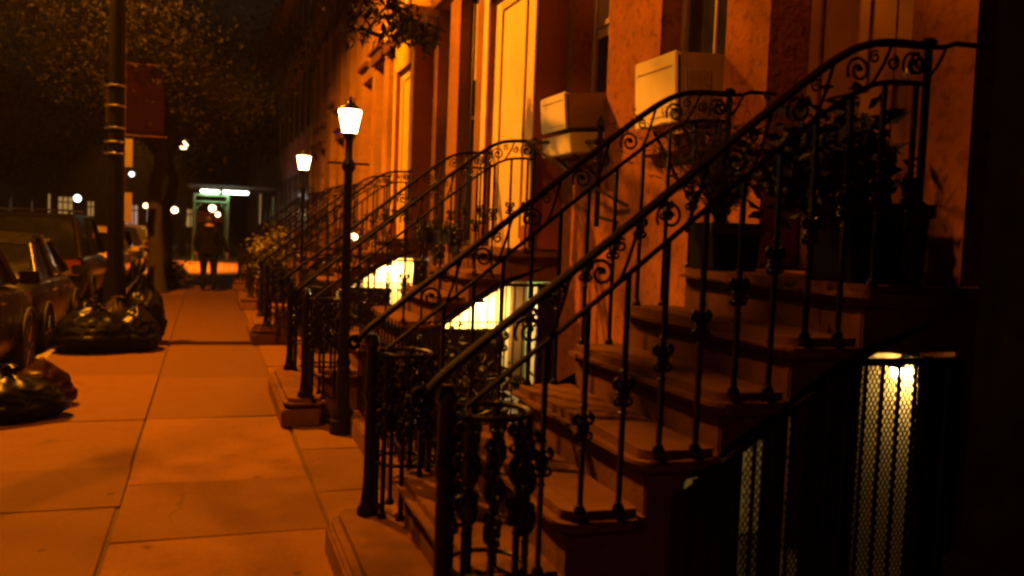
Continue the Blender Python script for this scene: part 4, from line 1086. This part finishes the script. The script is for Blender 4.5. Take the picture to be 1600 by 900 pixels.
# ------------------------------------------------------------------ added haze, lifts the dark far end
hm = bpy.data.materials.new('added_thin_haze'); hm.use_nodes = True
hn = hm.node_tree; hn.nodes.remove(hn.nodes['Principled BSDF']); pv = hn.nodes.new('ShaderNodeVolumePrincipled')
pv.inputs['Color'].default_value = (.9,.88,.85,1); pv.inputs['Density'].default_value = HAZE; pv.inputs['Anisotropy'].default_value = .55
hn.links.new(pv.outputs[0], hn.nodes['Material Output'].inputs['Volume'])
b = MB(); b.box(-75,75,-20,135,-1.5,17); setting(b.build('haze', hm, smooth=False), 'thin haze added along the street to lift its dark end', 'haze', 'stuff')

# ------------------------------------------------------------------ lights
SOD = (1, .29, .010)
def spot(name, loc, power, size, blend=.35, col=SOD, rad=.14, tilt=(0,0)):
    l = bpy.data.lights.new(name, 'SPOT'); l.energy = power; l.color = col; l.spot_size = R(size); l.spot_blend = blend; l.shadow_soft_size = rad
    o = bpy.data.objects.new(name, l); COL.objects.link(o); o.location = loc; o.rotation_euler = (tilt[0], tilt[1], 0)
    return o
spot('street_lamp_light', (-2.89,12.75,8.40), 10500, 158, .25)
root = empty('street_lamp', (-1.45,3.5,0)); tag(root, 'street lamp standing outside the picture beside the nearest pavement', 'street lamp')
b = MB(); b.lathe([(.19,0),(.15,.16),(.105,1.0),(.08,8.1),(0,8.3)], n=12); b.build('pole', M['pole'], root)
b = MB(); b.tube(catmull([(0,0,7.9),(-.4,0,8.4),(-1.0,0,8.6)],5), .035, 8); b.lathe([(0,.16),(.19,.06),(.18,-.02)], (-1.2,0,8.6), 14); b.build('arm', M['pole'], root)
b = MB(); b.lathe([(.165,.0),(.14,-.05),(0,-.095)], (-1.2,0,8.6), 14); b.build('lamp_lens', M['sodlens'], root)
spot('near_lamp_light', (-2.65,3.5,8.40), 2000, 140, .5)
spot('far_lamp_light', (-2.4,34.0,5.6), 19000, 92, .5)

# night sky
w = bpy.data.worlds.new('World'); scene.world = w; w.use_nodes = True
nt = w.node_tree; bg = nt.nodes['Background']
sk = nt.nodes.new('ShaderNodeTexSky'); sk.sky_type = 'NISHITA'; sk.sun_disc = False; sk.sun_elevation = R(2); sk.sun_rotation = R(200)
tint = nt.nodes.new('ShaderNodeMix'); tint.data_type = 'RGBA'; tint.blend_type = 'MULTIPLY'; tint.inputs[0].default_value = 1; tint.inputs[7].default_value = (1,.88,.80,1)
nt.links.new(sk.outputs[0], tint.inputs[6]); nt.links.new(tint.outputs[2], bg.inputs['Color']); bg.inputs['Strength'].default_value = .0020

# ------------------------------------------------------------------ camera
EYE, F = 1.65, 1400
th, ph, ro = R(18.8428), R(3.5432), R(2.2)
fwd = Vector((math.sin(th)*math.cos(ph), math.cos(th)*math.cos(ph), -math.sin(ph)))
rt_ = Vector((math.cos(th), -math.sin(th), 0)); up = rt_.cross(fwd)
Rr = rt_*math.cos(ro)+up*math.sin(ro); U = -rt_*math.sin(ro)+up*math.cos(ro)
cam = bpy.data.cameras.new('camera'); co = bpy.data.objects.new('camera', cam); COL.objects.link(co)
mw = Matrix((Rr, U, -fwd)).transposed().to_4x4(); mw.translation = Vector((0,0,EYE)); co.matrix_world = mw
cam.sensor_width = 36; cam.lens = 36*F/1600; cam.clip_end = 1000; cam.clip_start = .05
cam.dof.use_dof = True; cam.dof.focus_distance = 6.0; cam.dof.aperture_fstop = 2.0
scene.camera = co
scene.view_settings.view_transform = 'Standard'; scene.view_settings.look = 'None'; scene.view_settings.exposure = 0; scene.view_settings.gamma = 1
scene.cycles.filter_width = 2.7
scene.cycles.max_bounces = 5; scene.cycles.diffuse_bounces = 1; scene.cycles.sample_clamp_indirect = 4
